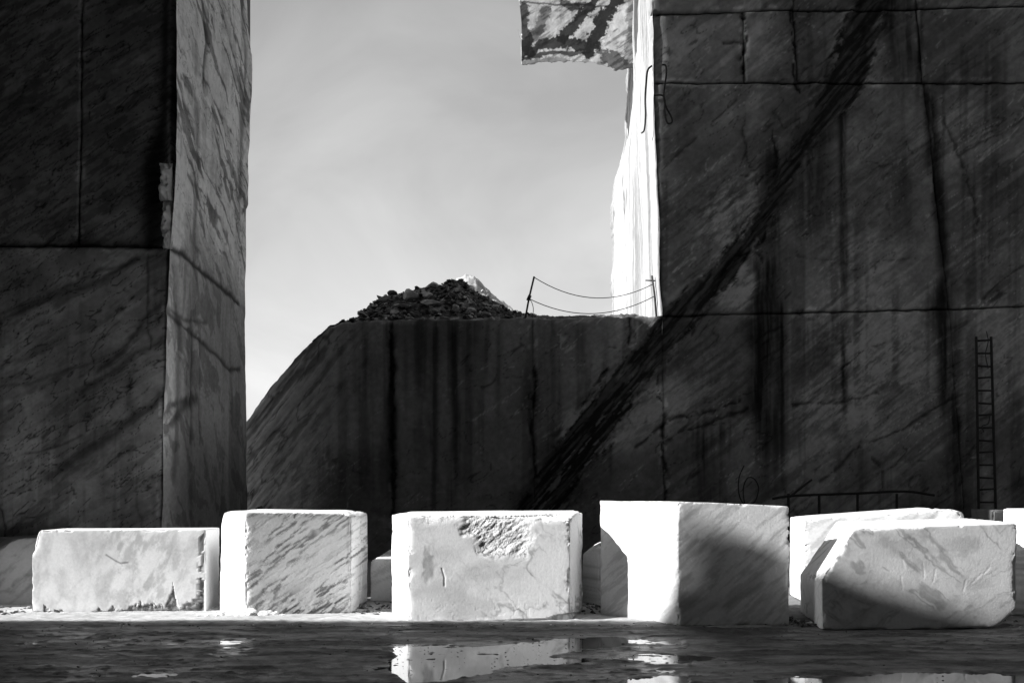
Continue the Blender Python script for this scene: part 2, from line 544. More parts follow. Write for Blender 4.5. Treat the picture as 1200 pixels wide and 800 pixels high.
def wall_tone(px, py):
    """colour (0..1 albedo) and relief in metres of the back wall, in photo coordinates on its plane"""
    wx_ = (f2(px / 40, py / 40, 21, 4) - 0.5) * 26
    wy_ = (f2(px / 40, py / 40, 22, 4) - 0.5) * 26
    a = math.radians(38)
    u = px * math.cos(a) - py * math.sin(a)
    v = px * math.sin(a) + py * math.cos(a)
    t = 0.27 * (0.74 + 0.52 * ss(0.3, 0.7, f2(px / 85, py / 85, 23, 4, 0.45)))
    diag = f2(u / 50 + wx_ / 60, v / 4.5 + wy_ / 30, 24, 5, 0.6)
    right = ss(720, 800, px)
    t *= 1 - 0.24 * right * ss(0.50, 0.62, diag) * (0.25 + 0.75 * ss(0.4, 0.6, f2(px / 70, py / 70, 29, 3)))
    t *= 1 + 0.30 * right * ss(0.55, 0.75, f2(u / 70, v / 9, 25, 4))
    thin = ridge(f2(u / 40 + wx_ / 34, v / 13 + wy_ / 34, 26, 2, 0.4), 0.012)
    t *= 1 - 0.5 * thin * ss(0.40, 0.52, f2(px / 60, py / 60, 27, 3))
    pale = ridge(f2(u / 60 + wx_ / 30, v / 10 + wy_ / 30, 30, 2, 0.4), 0.010)
    t *= 1 + 0.8 * pale * ss(0.48, 0.58, f2(px / 50, py / 50, 28, 3))
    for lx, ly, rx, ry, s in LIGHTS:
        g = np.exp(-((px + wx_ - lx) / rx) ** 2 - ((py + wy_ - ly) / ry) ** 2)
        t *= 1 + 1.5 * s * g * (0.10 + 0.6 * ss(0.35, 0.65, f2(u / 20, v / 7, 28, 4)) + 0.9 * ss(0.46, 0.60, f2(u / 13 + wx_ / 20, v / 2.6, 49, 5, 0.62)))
    rel = np.zeros_like(px)
    # water stains run straight down from the cuts
    stripe = f2(px / 5.5 + wx_ / 30, py / 240, 31, 4, 0.6)
    t *= 1 - 0.30 * ss(0.48, 0.7, f2(px / 9, py / 300, 32, 3)) * ss(0.35, 0.6, f2(px / 80, py / 110, 33, 3))
    for x0, x1, hw, y0, y1, s in STREAKS:
        m = (np.abs(px - x0) < 90) & (py > y0 - 30) & (py < y1 + 40)
        if not m.any():
            continue
        yy, xx = py[m], px[m]
        f = np.clip((yy - y0) / (y1 - y0), 0, 1.2)
        c = x0 + (x1 - x0) * f + (f2(yy / 45, yy * 0 + x0, 34, 3) - 0.5) * hw * 0.9
        wdt = hw * (0.75 + 0.5 * n2(yy / 30, yy * 0 + x0, 35))
        g = np.exp(-(np.abs(xx - c) / wdt) ** 2.6) * ss(y0 - 4, y0 + 26, yy + 50 * (stripe[m] - 0.5)) * (1 - ss(y1 - 0.5 * (y1 - y0), y1 + 30, yy + 40 * (stripe[m] - 0.5)))
        t[m] *= 1 - min(1.0, 1.1 * s) * g * (0.55 + 0.45 * ss(0.32, 0.6, stripe[m]))
    # the great dark seam
    d, pos = seg_dist(px + wx_ * 0.28, py + wy_ * 0.28, VEIN)
    hw = np.interp(pos, range(len(VEIN_W)), VEIN_W)
    b_ = math.radians(50)
    u5 = px * math.cos(b_) - py * math.sin(b_)
    v5 = px * math.sin(b_) + py * math.cos(b_)
    e = d - hw + (f2(u5 / 30, v5 / 9, 36, 5, 0.68) - 0.5) * 30 + (f2(px / 90, py / 90, 48, 2) - 0.5) * 10
    core = 1 - ss(-4.0, 2.0, e + 5 * (f2(px / 4, py / 4, 59, 3) - 0.5))
    inner = f2(u5 / 46, v5 / 3.6, 37, 5, 0.62)
    low_ = ss(400, 520, py)
    body = 0.055 + 0.09 * ss(0.45, 0.66, inner) - 0.018 * low_ * ss(0.52, 0.44, inner)
    body += 0.16 * ss(0.63, 0.68, f2(u5 / 30, v5 / 4, 38, 4, 0.6)) * (0.3 + low_)
    body *= 1 - 0.6 * np.exp(-(e / 2.5) ** 2)
    t = t * (1 - core) + core * body
    halo = np.exp(-np.maximum(e, 0) / 16) * (1 - core)
    t *= 1 - 0.30 * halo * ss(0.4, 0.65, diag)
    rel += core * (0.05 + 0.06 * (inner - 0.5)) - 0.05 * np.exp(-(e / 3.0) ** 2)
    for pts, w, s in CRACKS:
        xs, ys = [p[0] for p in pts], [p[1] for p in pts]
        m = (px > min(xs) - 14) & (px < max(xs) + 14) & (py > min(ys) - 14) & (py < max(ys) + 14)
        if not m.any():
            continue
        jg = 7.0 * (f2(px[m] / 7, py[m] / 7, 57, 3, 0.6) - 0.5)
        dd, _ = seg_dist(px[m] + wx_[m] * 0.35 + jg, py[m] + wy_[m] * 0.35 - jg, pts)
        g = np.exp(-(dd / (w * (0.12 + 1.3 * ss(0.3, 0.7, f2(px[m] / 11, py[m] / 11, 39, 3))))) ** 2)
        t[m] *= 1 - 0.85 * s * g
        rel[m] += 0.06 * s * g
    # scratches left by the wire saw
    sc_ = ridge(f2(px / 90, py / 5, 40, 3), 0.006) * ss(0.55, 0.7, f2(px / 50, py / 50, 41, 2))
    t *= 1 + 0.25 * sc_
    t *= 0.84 + 0.32 * f2(px / 3.4, py / 3.4, 42, 3, 0.6)
    # grime towards the floor
    t *= 1 - 0.25 * ss(0.4, 0.6, f2(px / 60, py / 24, 43, 3)) * ss(540, 640, py)
    rel += 0.05 * (f2(px / 45, py / 45, 44, 5) - 0.5) + 0.02 * (f2(px / 8, py / 8, 45, 3) - 0.5)
    t = 0.25 * (np.maximum(t, 0.002) / 0.24) ** 1.32
    return np.clip(t, 0.012, 0.6), rel


def panel(parent, quad, D, tone_fn, step, off=0.0, mat=None, gap=0.7, depth=0.10, ytop=None, bend=None, chip=1.0, name='rock_panel', vopen=0.55, hopen=0.8, jit=3.0):
    """one sawn panel of a wall facing the camera; quad = (x, y) of its corners TL, TR, BR, BL in photo coordinates on plane y = D"""
    s = D / F_PX
    (ax, ay), (bx, by), (cx, cy), (dx, dy) = quad
    W = max(math.hypot(bx - ax, by - ay), math.hypot(cx - dx, cy - dy))
    Hh = max(math.hypot(dx - ax, dy - ay), math.hypot(cx - bx, cy - by))
    nx, ny = max(4, int(W / step)), max(4, int(Hh / step))
    u = np.linspace(0, 1, nx)
    v = np.linspace(0, 1, ny)
    U, Vv = np.meshgrid(u, v)
    px = (ax * (1 - U) + bx * U) * (1 - Vv) + (dx * (1 - U) + cx * U) * Vv
    py = (ay * (1 - U) + by * U) * (1 - Vv) + (dy * (1 - U) + cy * U) * Vv
    if ytop is not None:
        top = ytop(px)
        py = top * (1 - Vv) + np.maximum(py[-1:, :], top + 1) * Vv
    t, rel = tone_fn(px, py)
    eu = np.minimum(U, 1 - U) * W
    ev = np.minimum(Vv, 1 - Vv) * Hh
    ch = chip * 5.0 * np.maximum(0, f2(px / 9, py / 9, 51, 3) - 0.56)
    rim = np.exp(-((np.minimum(eu, ev) - gap) / (0.6 + ch)) ** 2) * (np.minimum(eu, ev) > gap) + (np.minimum(eu, ev) <= gap)
    vert = eu < ev
    opn = np.where(vert, vopen, hopen)
    opn = np.clip(opn + 1.3 * (f2(px / 22, py / 22, 50, 4, 0.6) - 0.5), 0.04, 1)
    rel = rel + rim * depth * opn
    t = t * (1 - 0.65 * opn * rim)
    lip = np.exp(-((np.minimum(eu, ev) - 4) / 2.2) ** 2) * ss(0.58, 0.68, f2(px / 14, py / 14, 54, 4))
    t = t * (1 + 0.8 * lip)
    jx = (f2(px / 16, py / 16, 53, 4, 0.6) - 0.5) * jit * np.exp(-(np.minimum(eu, ev) / 7) ** 2)
    Yw = D + off + rel
    kp = 1.0
    if bend is not None:
        bd = bend(px, py)
        Yw = Yw + bd
        kp = 1 + bd / D
    # keep the traced place while the surface moves a little in depth
    Xw = (px + jx * (eu < ev) - CX) * s * kp
    Zw = EYE - (py + jx * (ev <= eu) - HY) * s * kp
    V = np.stack([Xw, Yw, Zw], -1)
    # skirt: the sides of the panel run back into the rock
    ring = np.concatenate([V[:1] + (0, 0.4, 0), V, V[-1:] + (0, 0.4, 0)], 0)
    ring = np.concatenate([ring[:, :1] + (0, 0.4, 0), ring, ring[:, -1:] + (0, 0.4, 0)], 1)
    tt = np.pad(t, 1, mode='edge')
    o = make_mesh(name, ring.reshape(-1, 3), grid_faces(nx + 2, ny + 2)[:, ::-1], tt.ravel(), mat or M_WALL, parent)
    return o


GB = HY + EYE * F_PX / D_R                    # floor row on the back wall plane
cliff_back = empty('cliff_back', (0, 0, 0))
tag(cliff_back, 'dark sawn marble wall closing the quarry, its top a ledge with rubble', kind='structure')


def mid_top(px):
    return np.interp(px, [150, 240, 290, 300, 320, 345, 370, 386, 400, 430, 470, 520, 580, 620, 680, 720, 770, 780],
                     [640, 565, 492, 478, 450, 420, 396, 382, 378, 376, 375, 375, 374, 373, 372, 371, 370, 369]) + (f2(px / 8, px * 0, 60, 4) - 0.5) * 5


def mid_tone(px, py):
    t, rel = wall_tone(px, py)
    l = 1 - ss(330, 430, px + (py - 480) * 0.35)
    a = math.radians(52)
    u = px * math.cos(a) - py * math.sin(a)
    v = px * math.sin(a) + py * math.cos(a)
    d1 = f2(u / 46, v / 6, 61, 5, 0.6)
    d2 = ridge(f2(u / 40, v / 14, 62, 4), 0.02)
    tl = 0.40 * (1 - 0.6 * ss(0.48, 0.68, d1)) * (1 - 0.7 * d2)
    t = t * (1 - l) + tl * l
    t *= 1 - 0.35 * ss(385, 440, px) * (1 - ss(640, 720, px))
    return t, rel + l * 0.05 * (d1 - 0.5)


def mid_bend(px, py):
    return np.where(px < 420, ((420 - px) / 130.0) ** 2 * 1.3, 0.0)


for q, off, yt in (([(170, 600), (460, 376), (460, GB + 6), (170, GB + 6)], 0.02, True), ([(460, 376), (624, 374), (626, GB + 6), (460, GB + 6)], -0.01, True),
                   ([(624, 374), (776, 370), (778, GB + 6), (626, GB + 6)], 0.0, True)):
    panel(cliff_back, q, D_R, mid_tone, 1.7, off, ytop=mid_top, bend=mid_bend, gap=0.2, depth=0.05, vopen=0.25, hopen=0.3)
prism('rock_core', [(-3.9, 28.1), (3.6, 27.95), (3.6, 45.0), (-5.0, 45.0), (-4.5, 36)], 'z', -0.5, 5.93, M_BODY, cliff_back)

cliff_right = empty('cliff_right', (0, 0, 0))
tag(cliff_right, 'towering dark marble wall with saw cuts and a black diagonal seam', kind='structure')
EDGE_R = [(0, 763), (60, 765), (130, 767), (240, 771), (370, 775)]


def er(y):
    return float(np.interp(y, [p[0] for p in EDGE_R], [p[1] for p in EDGE_R]))


RP = [
    [(761, -70), (928, -70), (929, 12), (763, 16)], [(928, -70), (1073, -70), (1075, 10.5), (929, 12)], [(1073, -70), (1290, -70), (1290, 6), (1075, 10.5)],
    [(763, 16), (872, 13), (873, 97), (766, 97)], [(872, 13), (929, 12), (935, 97), (873, 97)], [(929, 12), (1075, 10.5), (1082, 97), (935, 97)], [(1075, 10.5), (1290, 6), (1290, 96), (1082, 97)],
    [(766, 97), (1082, 97), (1112, 362), (776, 370)], [(1082, 97), (1290, 96), (1290, 356), (1112, 362)],
    [(776, 370), (1112, 362), (1134, GB + 6), (778, GB + 6)], [(1112, 362), (1290, 356), (1290, GB + 6), (1134, GB + 6)],
]
VO = [0.6, 0.6, 0.4, 0.5, 0.6, 0.5, 0.5, 0.35, 0.35, 0.15, 0.15]
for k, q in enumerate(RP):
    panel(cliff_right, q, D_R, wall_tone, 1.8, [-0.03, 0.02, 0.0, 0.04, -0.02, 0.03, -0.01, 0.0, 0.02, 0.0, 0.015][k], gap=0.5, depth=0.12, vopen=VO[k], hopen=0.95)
# the rest of the wall, out of the picture
prism('rock_core', [(3.85, 28.0), (40.0, 27.9), (40.0, 44.0), (4.6, 44.0), (4.0, 38.0)], 'z', -0.5, 30.0, M_BODY, cliff_right)
prism('rock_panel', [(14.7, 27.6), (40.0, 27.3), (40.0, 27.95), (14.7, 27.95)], 'z', -0.5, 30.0, M_BODY, cliff_right)
prism('rock_panel', [(3.45, 27.6), (14.7, 27.6), (14.7, 28.2), (3.45, 28.2)], 'z', 15.45, 30.0, M_BODY, cliff_right)

# its flank facing left, running back along the ledge
FL_F = [(-70, 760), (0, 763), (60, 765), (130, 767), (240, 771), (373, 775)]
FL_B = [(-70, 739), (0, 738), (75, 735), (120, 733), (170, 731), (195, 727), (215, 721), (235, 718.5), (262, 716.5), (373, 717)]


def side_sheet(parent, name, front, backl, d0, d1, z0, z1, nd, nz, tone_fn, mat, flip=False, strip=None):
    fz = [EYE - (p[0] - HY) * d0 / F_PX for p in front]
    fx = [(p[1] - CX) * d0 / F_PX for p in front]
    bz = [EYE - (p[0] - HY) * d1 / F_PX for p in backl]
    bx = [(p[1] - CX) * d1 / F_PX for p in backl]
    o_f, o_b = np.argsort(fz), np.argsort(bz)
    fz, fx = np.array(fz)[o_f], np.array(fx)[o_f]
    bz, bx = np.array(bz)[o_b], np.array(bx)[o_b]
    d = np.linspace(d0, d1, nd)
    z = np.linspace(z0, z1, nz)
    Dg, Zg = np.meshgrid(d, z)
    xf, xb = np.interp(Zg, fz, fx), np.interp(Zg, bz, bx)
    k = (Dg - d0) / (d1 - d0)
    Xg = xf * (1 - k) + xb * k
    t, rel = tone_fn(Dg, Zg)
    Xg = Xg + rel
    V = np.stack([Xg, Dg, Zg], -1)
    s = -1.0 if flip else 1.0
    V = np.concatenate([V, V[:, -1:] + (s * 0.8, 0.1, 0)], 1)
    t = np.pad(t, ((0, 0), (0, 1)), mode='edge')
    Fq = grid_faces(nd + 1, nz)
    return make_mesh(name, V.reshape(-1, 3), Fq if flip else Fq[:, ::-1], t.ravel(), mat, parent)


def flank_tone(d, z):
    t = 0.37 + 0.14 * (f2(d * 0.9, z * 0.5, 71, 4) - 0.5)
    t = t * (1 - 0.45 * ss(0.5, 0.68, f2(d * 2.2, z * 0.12, 72, 4, 0.6)))
    t *= 1 - 0.55 * ridge(f2(d * 0.7, z * 0.05, 73, 3), 0.012)
    t *= 1 - 0.65 * ss(0.66, 0.74, f2(d * 2.0, z * 0.9, 74, 4, 0.6)) * ss(31.5, 34, d)
    rel = 0.16 * (f2(d * 0.6, z * 0.35, 75, 5, 0.6) - 0.5) + 0.3 * ss(36.5, 38, d) * (f2(z * 1.3, z * 0, 79, 4, 0.65) - 0.5) + 0.03 * (f2(d * 4, z * 2, 76, 3) - 0.5)
    # a sawn strip beside the front edge, turned a little towards the front
    st = 1 - ss(28.5, 28.6, d)
    t *= 1 - 0.05 * st  # duller light on the turned strip put into its tone
    rel += -0.05 * np.minimum(1, (d - 27.6) / 0.95) * (1 - ss(29.5, 36, d))
    # deep crack near the far edge, high up
    ck = np.exp(-((d - 36.6 - 0.06 * (z - 13) + 0.3 * (n2(z * 1.5, z * 0, 77) - 0.5)) / 0.16) ** 2) * ss(12.3, 13, z)
    t *= 1 - 0.85 * ck
    rel += 0.25 * ck
    return t, rel


side_sheet(cliff_right, 'flank_face', FL_F, FL_B, D_R - 0.03, 38.0, 5.6, 19.5, 150, 420, flank_tone, M_SIDE)

# rock slab jutting out of the flank
SD = 33.4
sq = SD / F_PX
slab_px = [(604, -60), (610, 20), (611, 76), (640, 72), (676, 69), (706, 71), (724, 77), (742, 74), (746, -60)]


def slab_tone(px, py):
    wx_ = (f2(px / 18, py / 18, 81, 4) - 0.5) * 18
    t = 0.60 + 0.3 * (f2(px / 9, py / 9, 82, 5, 0.6) - 0.5)
    for pts, w, s in (([(704, -20), (690, 5), (672, 28), (660, 42)], 6, 0.92), ([(728, -15), (715, 4), (704, 25), (698, 45), (692, 58)], 7, 0.95), ([(610, 62), (640, 50), (660, 46), (690, 51)], 6, 0.9),
                      ([(612, 68), (640, 62), (670, 58), (692, 56)], 2.5, 0.85), ([(613, 10), (615, 35), (617, 60)], 6, 0.85), ([(660, 0), (670, 5), (690, 0)], 4, 0.8), ([(640, 10), (630, 35), (612, 55)], 5, 0.6),
                      ([(712, 60), (725, 68), (738, 74)], 9, 0.75), ([(610, 3), (650, 2), (690, 1), (720, 2)], 1.2, 0.7), ([(612, 74), (640, 70), (660, 69)], 4, 0.5), ([(744, -20), (741, 40), (738, 76)], 5, 0.5)):
        d, _ = seg_dist(px + wx_ * 0.5, py + wx_ * 0.4, pts)
        g = 1 - ss(0.75, 1.0, d / (1.45 * w * (0.05 + 1.6 * f2(px / 5 + wx_ / 9, py / 5, 83, 5, 0.7))))
        t = t * (1 - s * g)
    a = math.radians(35)
    u, v = px * math.cos(a) - py * math.sin(a), px * math.sin(a) + py * math.cos(a)
    t *= 1 - 0.55 * ss(0.50, 0.68, f2(u / 18, v / 3.5, 84, 5, 0.62))
    f1_, f2_, id_ = worley(px / 26 + wx_ / 40, py / 20 + wx_ / 40, 5)
    rel = 0.04 * (f2(px / 40, py / 40, 85, 3) - 0.5) + 0.012 * (f2(px / 7, py / 7, 86, 4, 0.6) - 0.5)
    return np.clip(t, 0.02, 0.75), rel


nx, ny = 190, 170
U, Vv = np.meshgrid(np.linspace(0, 1, nx), np.linspace(0, 1, ny))
lx = np.interp(Vv * 140 - 60, [-60, 0, 30, 80], [604, 608, 611, 611])
spx = lx * (1 - U) + 748 * U
bot = np.interp(spx, [604, 611, 640, 676, 706, 724, 742, 750], [77, 76, 72, 69, 71, 77, 74, 74]) + (f2(spx / 6, spx * 0, 87, 4) - 0.5) * 6
spy = -60 + (bot + 60) * Vv
t, rel = slab_tone(spx, spy)
V = np.stack([(spx - CX) * sq, SD + rel + 0.5 * U, EYE - (spy - HY) * sq], -1)
tp = np.pad(t, ((0, 1), (1, 0)), mode='edge')
V = np.concatenate([V, V[-1:] + (0, 3.0, 1.9)], 0)
lefty = V[:, :1].copy()
lefty[..., 0] += np.interp(lefty[..., 2], [14.5, 15.7, 16.6], [0.25, 0.10, -0.12])
lefty[..., 1] += 2.6
lefty[..., 2] += 1.5
V = np.concatenate([lefty, V], 1)
slab = make_mesh('overhanging_slab', V.reshape(-1, 3), grid_faces(nx + 1, ny + 1)[:, ::-1], tp.ravel(), M_SIDE, cliff_right)
prism('rock_core', [(3.75, 29.5), (3.75, 32.4), (0.2, 31.6), (0.7, 30.4)], 'z', 16.5, 24.0, M_BODY, cliff_right)  # unseen overhang above the view, added to shade the flank
prism('rock_core', [(0.45, 34.6), (3.9, 34.6), (3.9, 36.6), (0.4, 36.0)], 'z', 16.9, 19.0, M_BODY, cliff_right)

# ------------------------------------------------------------------ near wall on the left
cliff_left = empty('cliff_left', (0, 0, 0))
tag(cliff_left, 'near dark marble wall with streaked face and pale brecciated end', kind='structure')
LCR = [([(-5, 590), (6, 600), (10, 620), (4, 640)], 1.5, 0.7), ([(0, 380), (40, 360), (90, 340), (130, 322), (170, 300)], 3, 0.45), ([(0, 372), (50, 352), (120, 318), (190, 300)], 4, 0.45),
       ([(115, 435), (140, 410), (165, 385), (192, 355)], 3.5, 0.5), ([(100, 460), (130, 435), (160, 415), (192, 400)], 6, 0.55), ([(60, 560), (90, 540), (130, 515), (160, 490), (190, 465)], 7, 0.6),
       ([(30, 530), (60, 525), (100, 512)], 2, 0.5), ([(0, 455), (30, 452), (60, 440), (100, 425)], 2, 0.35), ([(110, 425), (108, 415), (120, 395), (140, 375)], 1.0, 0.5),
       ([(50, 512), (60, 505)], 3, 0.6), ([(105, 470), (106, 500)], 4, 0.4), ([(152, 440), (153, 475)], 4, 0.4), ([(176, 300), (177, 410)], 1.5, 0.5), ([(162, 560), (164, 620)], 1.5, 0.3)]


def left_tone(px, py):
    wx_ = (f2(px / 30, py / 30, 91, 4) - 0.5) * 22
    a = math.radians(33)
    u = px * math.cos(a) - py * math.sin(a)
    v = px * math.sin(a) + py * math.cos(a)
    up = 1 - ss(280, 300, py)
    t = 0.30 * (0.80 + 0.4 * ss(0.3, 0.7, f2(px / 60, py / 60, 92, 4)))
    st = f2(u / 26 + wx_ / 50, v / 4.6 + wx_ / 30, 93, 4, 0.62)
    st2 = f2(u / 60, v / 9 + wx_ / 22, 94, 5, 0.6)
    t *= (1 - 0.30 * up) * (1 - up * 0.36 * ss(0.50, 0.57, st))
    t *= 1 - (1 - up) * 0.34 * ss(0.47, 0.60, st2) * (0.45 + 0.55 * ss(0.47, 0.55, st))
    thin = ridge(f2(u / 42, v / 11 + wx_ / 30, 95, 3, 0.45), 0.012)
    thin2 = ridge(f2(u / 30 + wx_ / 40, v / 6 + wx_ / 26, 90, 2, 0.4), 0.014) * ss(0.42, 0.55, f2(px / 50, py / 40, 89, 3))
    t *= (1 - 0.75 * thin) * (1 - 0.6 * thin2)
    t *= 1 + 0.30 * ss(0.55, 0.72, f2(u / 50, v / 16, 96, 4))
    rel = np.zeros_like(px)
    for pts, w, s in LCR:
        d, _ = seg_dist(px + wx_ * 0.5, py + wx_ * 0.35, pts)
        g = np.exp(-(d / (w * (0.4 + 1.0 * f2(px / 12, py / 9, 97, 3)))) ** 2)
        t = t * (1 - s * g)
    # shade of the recess painted down the right-hand end, above the cut
    dk = np.exp(-((px - np.interp(py, [0, 130, 200, 290], [194, 192, 175, 176])) / np.interp(py, [0, 130, 200, 290], [5, 8, 14, 12])) ** 2) * up
    t *= 1 - 0.8 * dk
    # the rough hollow above the cut, at the corner
    hol = np.exp(-((px - 188) / 11) ** 2 - ((py - 205) / 60) ** 2) * up
    rel += 0.22 * hol + 0.10 * hol * (f2(px / 12, py / 12, 98, 4) - 0.5)
    lower = ss(0.45, 0.6, f2(px / 30, py / 120, 99, 3)) * ss(300, 340, py)
    t *= 1 - 0.2 * lower * ss(0.4, 0.6, f2(px / 4, py / 150, 100, 3))
    t *= 0.85 + 0.3 * f2(px / 3, py / 3, 101, 3, 0.6)
    rel += 0.03 * (f2(px / 50, py / 50, 102, 4) - 0.5) + 0.012 * (f2(px / 7, py / 7, 103, 3) - 0.5)
    t = 0.22 * (np.maximum(t, 0.002) / 0.25) ** 1.12
    return np.clip(t, 0.015, 0.5), rel


GL = HY + EYE * F_PX / D_L
panel(cliff_left, [(-170, -60), (97, -60), (92, 289), (-170, 289)], D_L, left_tone, 1.6, jit=2.5, off= 0.0, gap=0.5, depth=0.07, vopen=0.6, hopen=0.8)
panel(cliff_left, [(97, -60), (204, -60), (197, 290), (92, 289)], D_L, left_tone, 1.5, jit=2.5, off= 0.015, gap=0.5, depth=0.07, vopen=0.6, hopen=0.8)
panel(cliff_left, [(-170, 289), (197, 290), (187, GL + 6), (-170, GL + 6)], D_L, left_tone, 1.5, jit=2.5, off= -0.05, gap=0.5, depth=0.09, vopen=0.3)
SL_F = [(-70, 208), (0, 208), (150, 206), (185, 205), (240, 202), (290, 199.5), (380, 195.5), (480, 191.5), (720, 189.5)]
SL_B = [(-70, 291), (0, 292), (60, 294), (66, 296), (100, 296), (160, 293), (240, 289.5), (246, 287), (330, 287), (350, 288), (370, 289), (720, 289)]
XS = -5.42


def on_side(px, py):
    d = XS * F_PX / (px - CX)
    return d, EYE - (py - HY) * d / F_PX


S_CR = []
for pts, w, s in (([(197, 290), (215, 303), (245, 325), (270, 343), (288, 356)], 0.05, 0.9), ([(193, 365), (215, 380), (240, 400), (262, 420), (275, 433), (288, 432)], 0.05, 0.7),
                  ([(193, 360), (215, 372), (245, 378)], 0.04, 0.5), ([(200, 500), (212, 492), (222, 478), (236, 466)], 0.09, 0.6), ([(190, 492), (205, 475), (225, 470)], 0.07, 0.5),
                  ([(228, 390), (229, 480), (228, 520)], 0.05, 0.5), ([(200, 310), (204, 340), (212, 395), (213, 500), (210, 560)], 0.16, 0.45), ([(238, 400), (238, 520)], 0.05, 0.35),
                  ([(230, 10), (236, 50), (233, 95)], 0.10, 0.75), ([(285, 0), (287, 100), (286, 230)], 0.20, 0.6), ([(225, 130), (229, 200), (226, 280)], 0.16, 0.4)):
    S_CR.append(([on_side(*p) for p in pts], w, s))


def side_tone(d, z):
    wx_ = (f2(d * 1.2, z * 1.2, 111, 4) - 0.5) * 1.1
    wz_ = (f2(d * 1.2, z * 1.2, 112, 4) - 0.5) * 1.1
    sh = d * 0.35
    clast = np.zeros_like(d)
    for k_, (fx, fz, thr) in enumerate(((0.36, 1.7, 0.40), (0.75, 3.6, 0.42), (1.5, 7.5, 0.45))):
        a1, b1, c1 = worley(d * fx + wx_ * 0.35 * (1 + k_), (z + sh) * fz + wz_ * 0.6 * (1 + k_), k_ + 1)
        m_ = ss(0.02, 0.20, b1 - a1 + 0.30 * (f2(d * 1.5 * (k_ + 1), z * 7 * (k_ + 1), 106 + k_, 3) - 0.5)) * ss(thr, thr + 0.12, c1)
        clast = np.maximum(clast, m_ * (0.55 + 0.5 * ((c1 * 7.3) % 1.0)))
    matrix = 0.22 + 0.30 * (f2(d * 1.2, z * 5, 108, 5, 0.65) - 0.5)
    br = matrix + 0.52 * clast
    br *= 1 - 0.5 * ridge(f2(d * 1.3 + wx_, z * 2.6 + wz_, 105, 5, 0.6), 0.012)
    br *= 1 - 0.25 * ss(0.5, 0.7, f2(d * 2.4, z * 0.2, 104, 4))
    hi = ss(5.2, 6.6, z + 0.5 * (f2(d, z, 114, 3) - 0.5))
    low = 0.46 + 0.24 * (f2(d * 0.8, z * 0.8, 115, 5) - 0.5)
    low *= 1 - 0.35 * ss(0.5, 0.7, f2(d * 1.6, z * 0.25, 116, 4))
    low *= 1 - 0.35 * ss(0.52, 0.6, f2(d * 1.4 + wx_, (z + 0.5 * d) * 2.0 + wz_, 117, 5, 0.65))
    t = br * hi + low * (1 - hi)
    t *= 1 - 0.35 * ss(17.9, 19.2, d) * (1 - hi)
    t *= 1 - 0.6 * ss(3.6, 1.4, z)
    edge_ = 1 - ss(17.5, 18.3, d + 0.3 * (f2(z * 2, z * 0, 118, 3) - 0.5))
    t = t * (1 + 0.35 * edge_)
    rel = 0.10 * (f2(d * 0.7, z * 0.5, 119, 4) - 0.5) + 0.02 * (f2(d * 4, z * 4, 120, 3) - 0.5)
    for pts, w, s in S_CR:
        dd, _ = seg_dist(d + wx_ * 0.12, z + wz_ * 0.12, pts)
        g = np.exp(-(dd / (w * (0.5 + 1.0 * n2(d * 5, z * 5, 121)))) ** 2)
        t = t * (1 - s * g)
        rel = rel - 0.03 * s * g
    t *= 0.85 + 0.3 * f2(d * 12, z * 25, 122, 3)
    t = 0.45 * (np.maximum(t, 0.01) / 0.40) ** 1.15
    return np.clip(t, 0.03, 0.74), rel


side_sheet(cliff_left, 'end_face', SL_F, SL_B, D_L - 0.06, 23.1, -0.1, 12.6, 230, 700, side_tone, M_SIDE, flip=True)
# rough broken nose at the corner above the cut
for k, (x0, x1, y0, y1, dd) in enumerate(((189, 203, 192, 236, 0.12), (191, 202, 236, 292, 0.06))):
    n_ = 26
    U, Vv = np.meshgrid(np.linspace(0, 1, n_), np.linspace(0, 1, n_ * 2))
    px, py = x0 + (x1 - x0) * U, y0 + (y1 - y0) * Vv
    px = px + 9 * (f2(py / 8, py * 0, 130 + k, 4, 0.6) - 0.5) * (1 - U)
    bul = np.sin(np.pi * np.clip(U, 0.0, 1)) ** 0.8 * np.sin(np.pi * Vv) ** 0.6 * (0.35 + 1.2 * f2(px / 6, py / 11, 129 + k, 3))
    yy = D_L - 0.02 - (0.14 + dd) * bul + 0.12 * (f2(px / 5, py / 7, 125 + k, 4) - 0.5)
    tt = 0.34 + 0.3 * (f2(px / 4, py / 8, 127 + k, 4) - 0.5)
    make_mesh('rock_nose', np.stack([(px - CX) * D_L / F_PX, yy, EYE - (py - HY) * D_L / F_PX], -1).reshape(-1, 3), grid_faces(n_, n_ * 2)[:, ::-1], tt.ravel(), M_SIDE, cliff_left)
# the mass of the wall; its unseen step, back and height are shaped to cast shade
prism('rock_core', [(-5.75, 17.85), (-5.75, 23.05), (-12.0, 22.95), (-24.0, 19.35), (-24.0, 15.1), (-10.6, 15.1), (-10.6, 17.85)], 'z', -0.5, 32.0, M_BODY, cliff_left)
prism('rock_panel', [(-10.7, 17.45), (-5.45, 17.45), (-5.45, 23.1), (-10.7, 23.1)], 'z', 9.85, 32.0, M_BODY, cliff_left)


def aslant(name, prof, x0, length, label):
    """unseen mass beside the pit, its rim shaped for its shadow in sun coordinates (c, k)"""
    poly = [(c + SUN_T * x0, k - SUN_E * x0) for c, k in prof]
    o = prism(name, poly, 'x', x0, x0 - length, M_BODY, None, shift=(-SUN_T * length, 0))
    return tag(o, label, kind='structure')


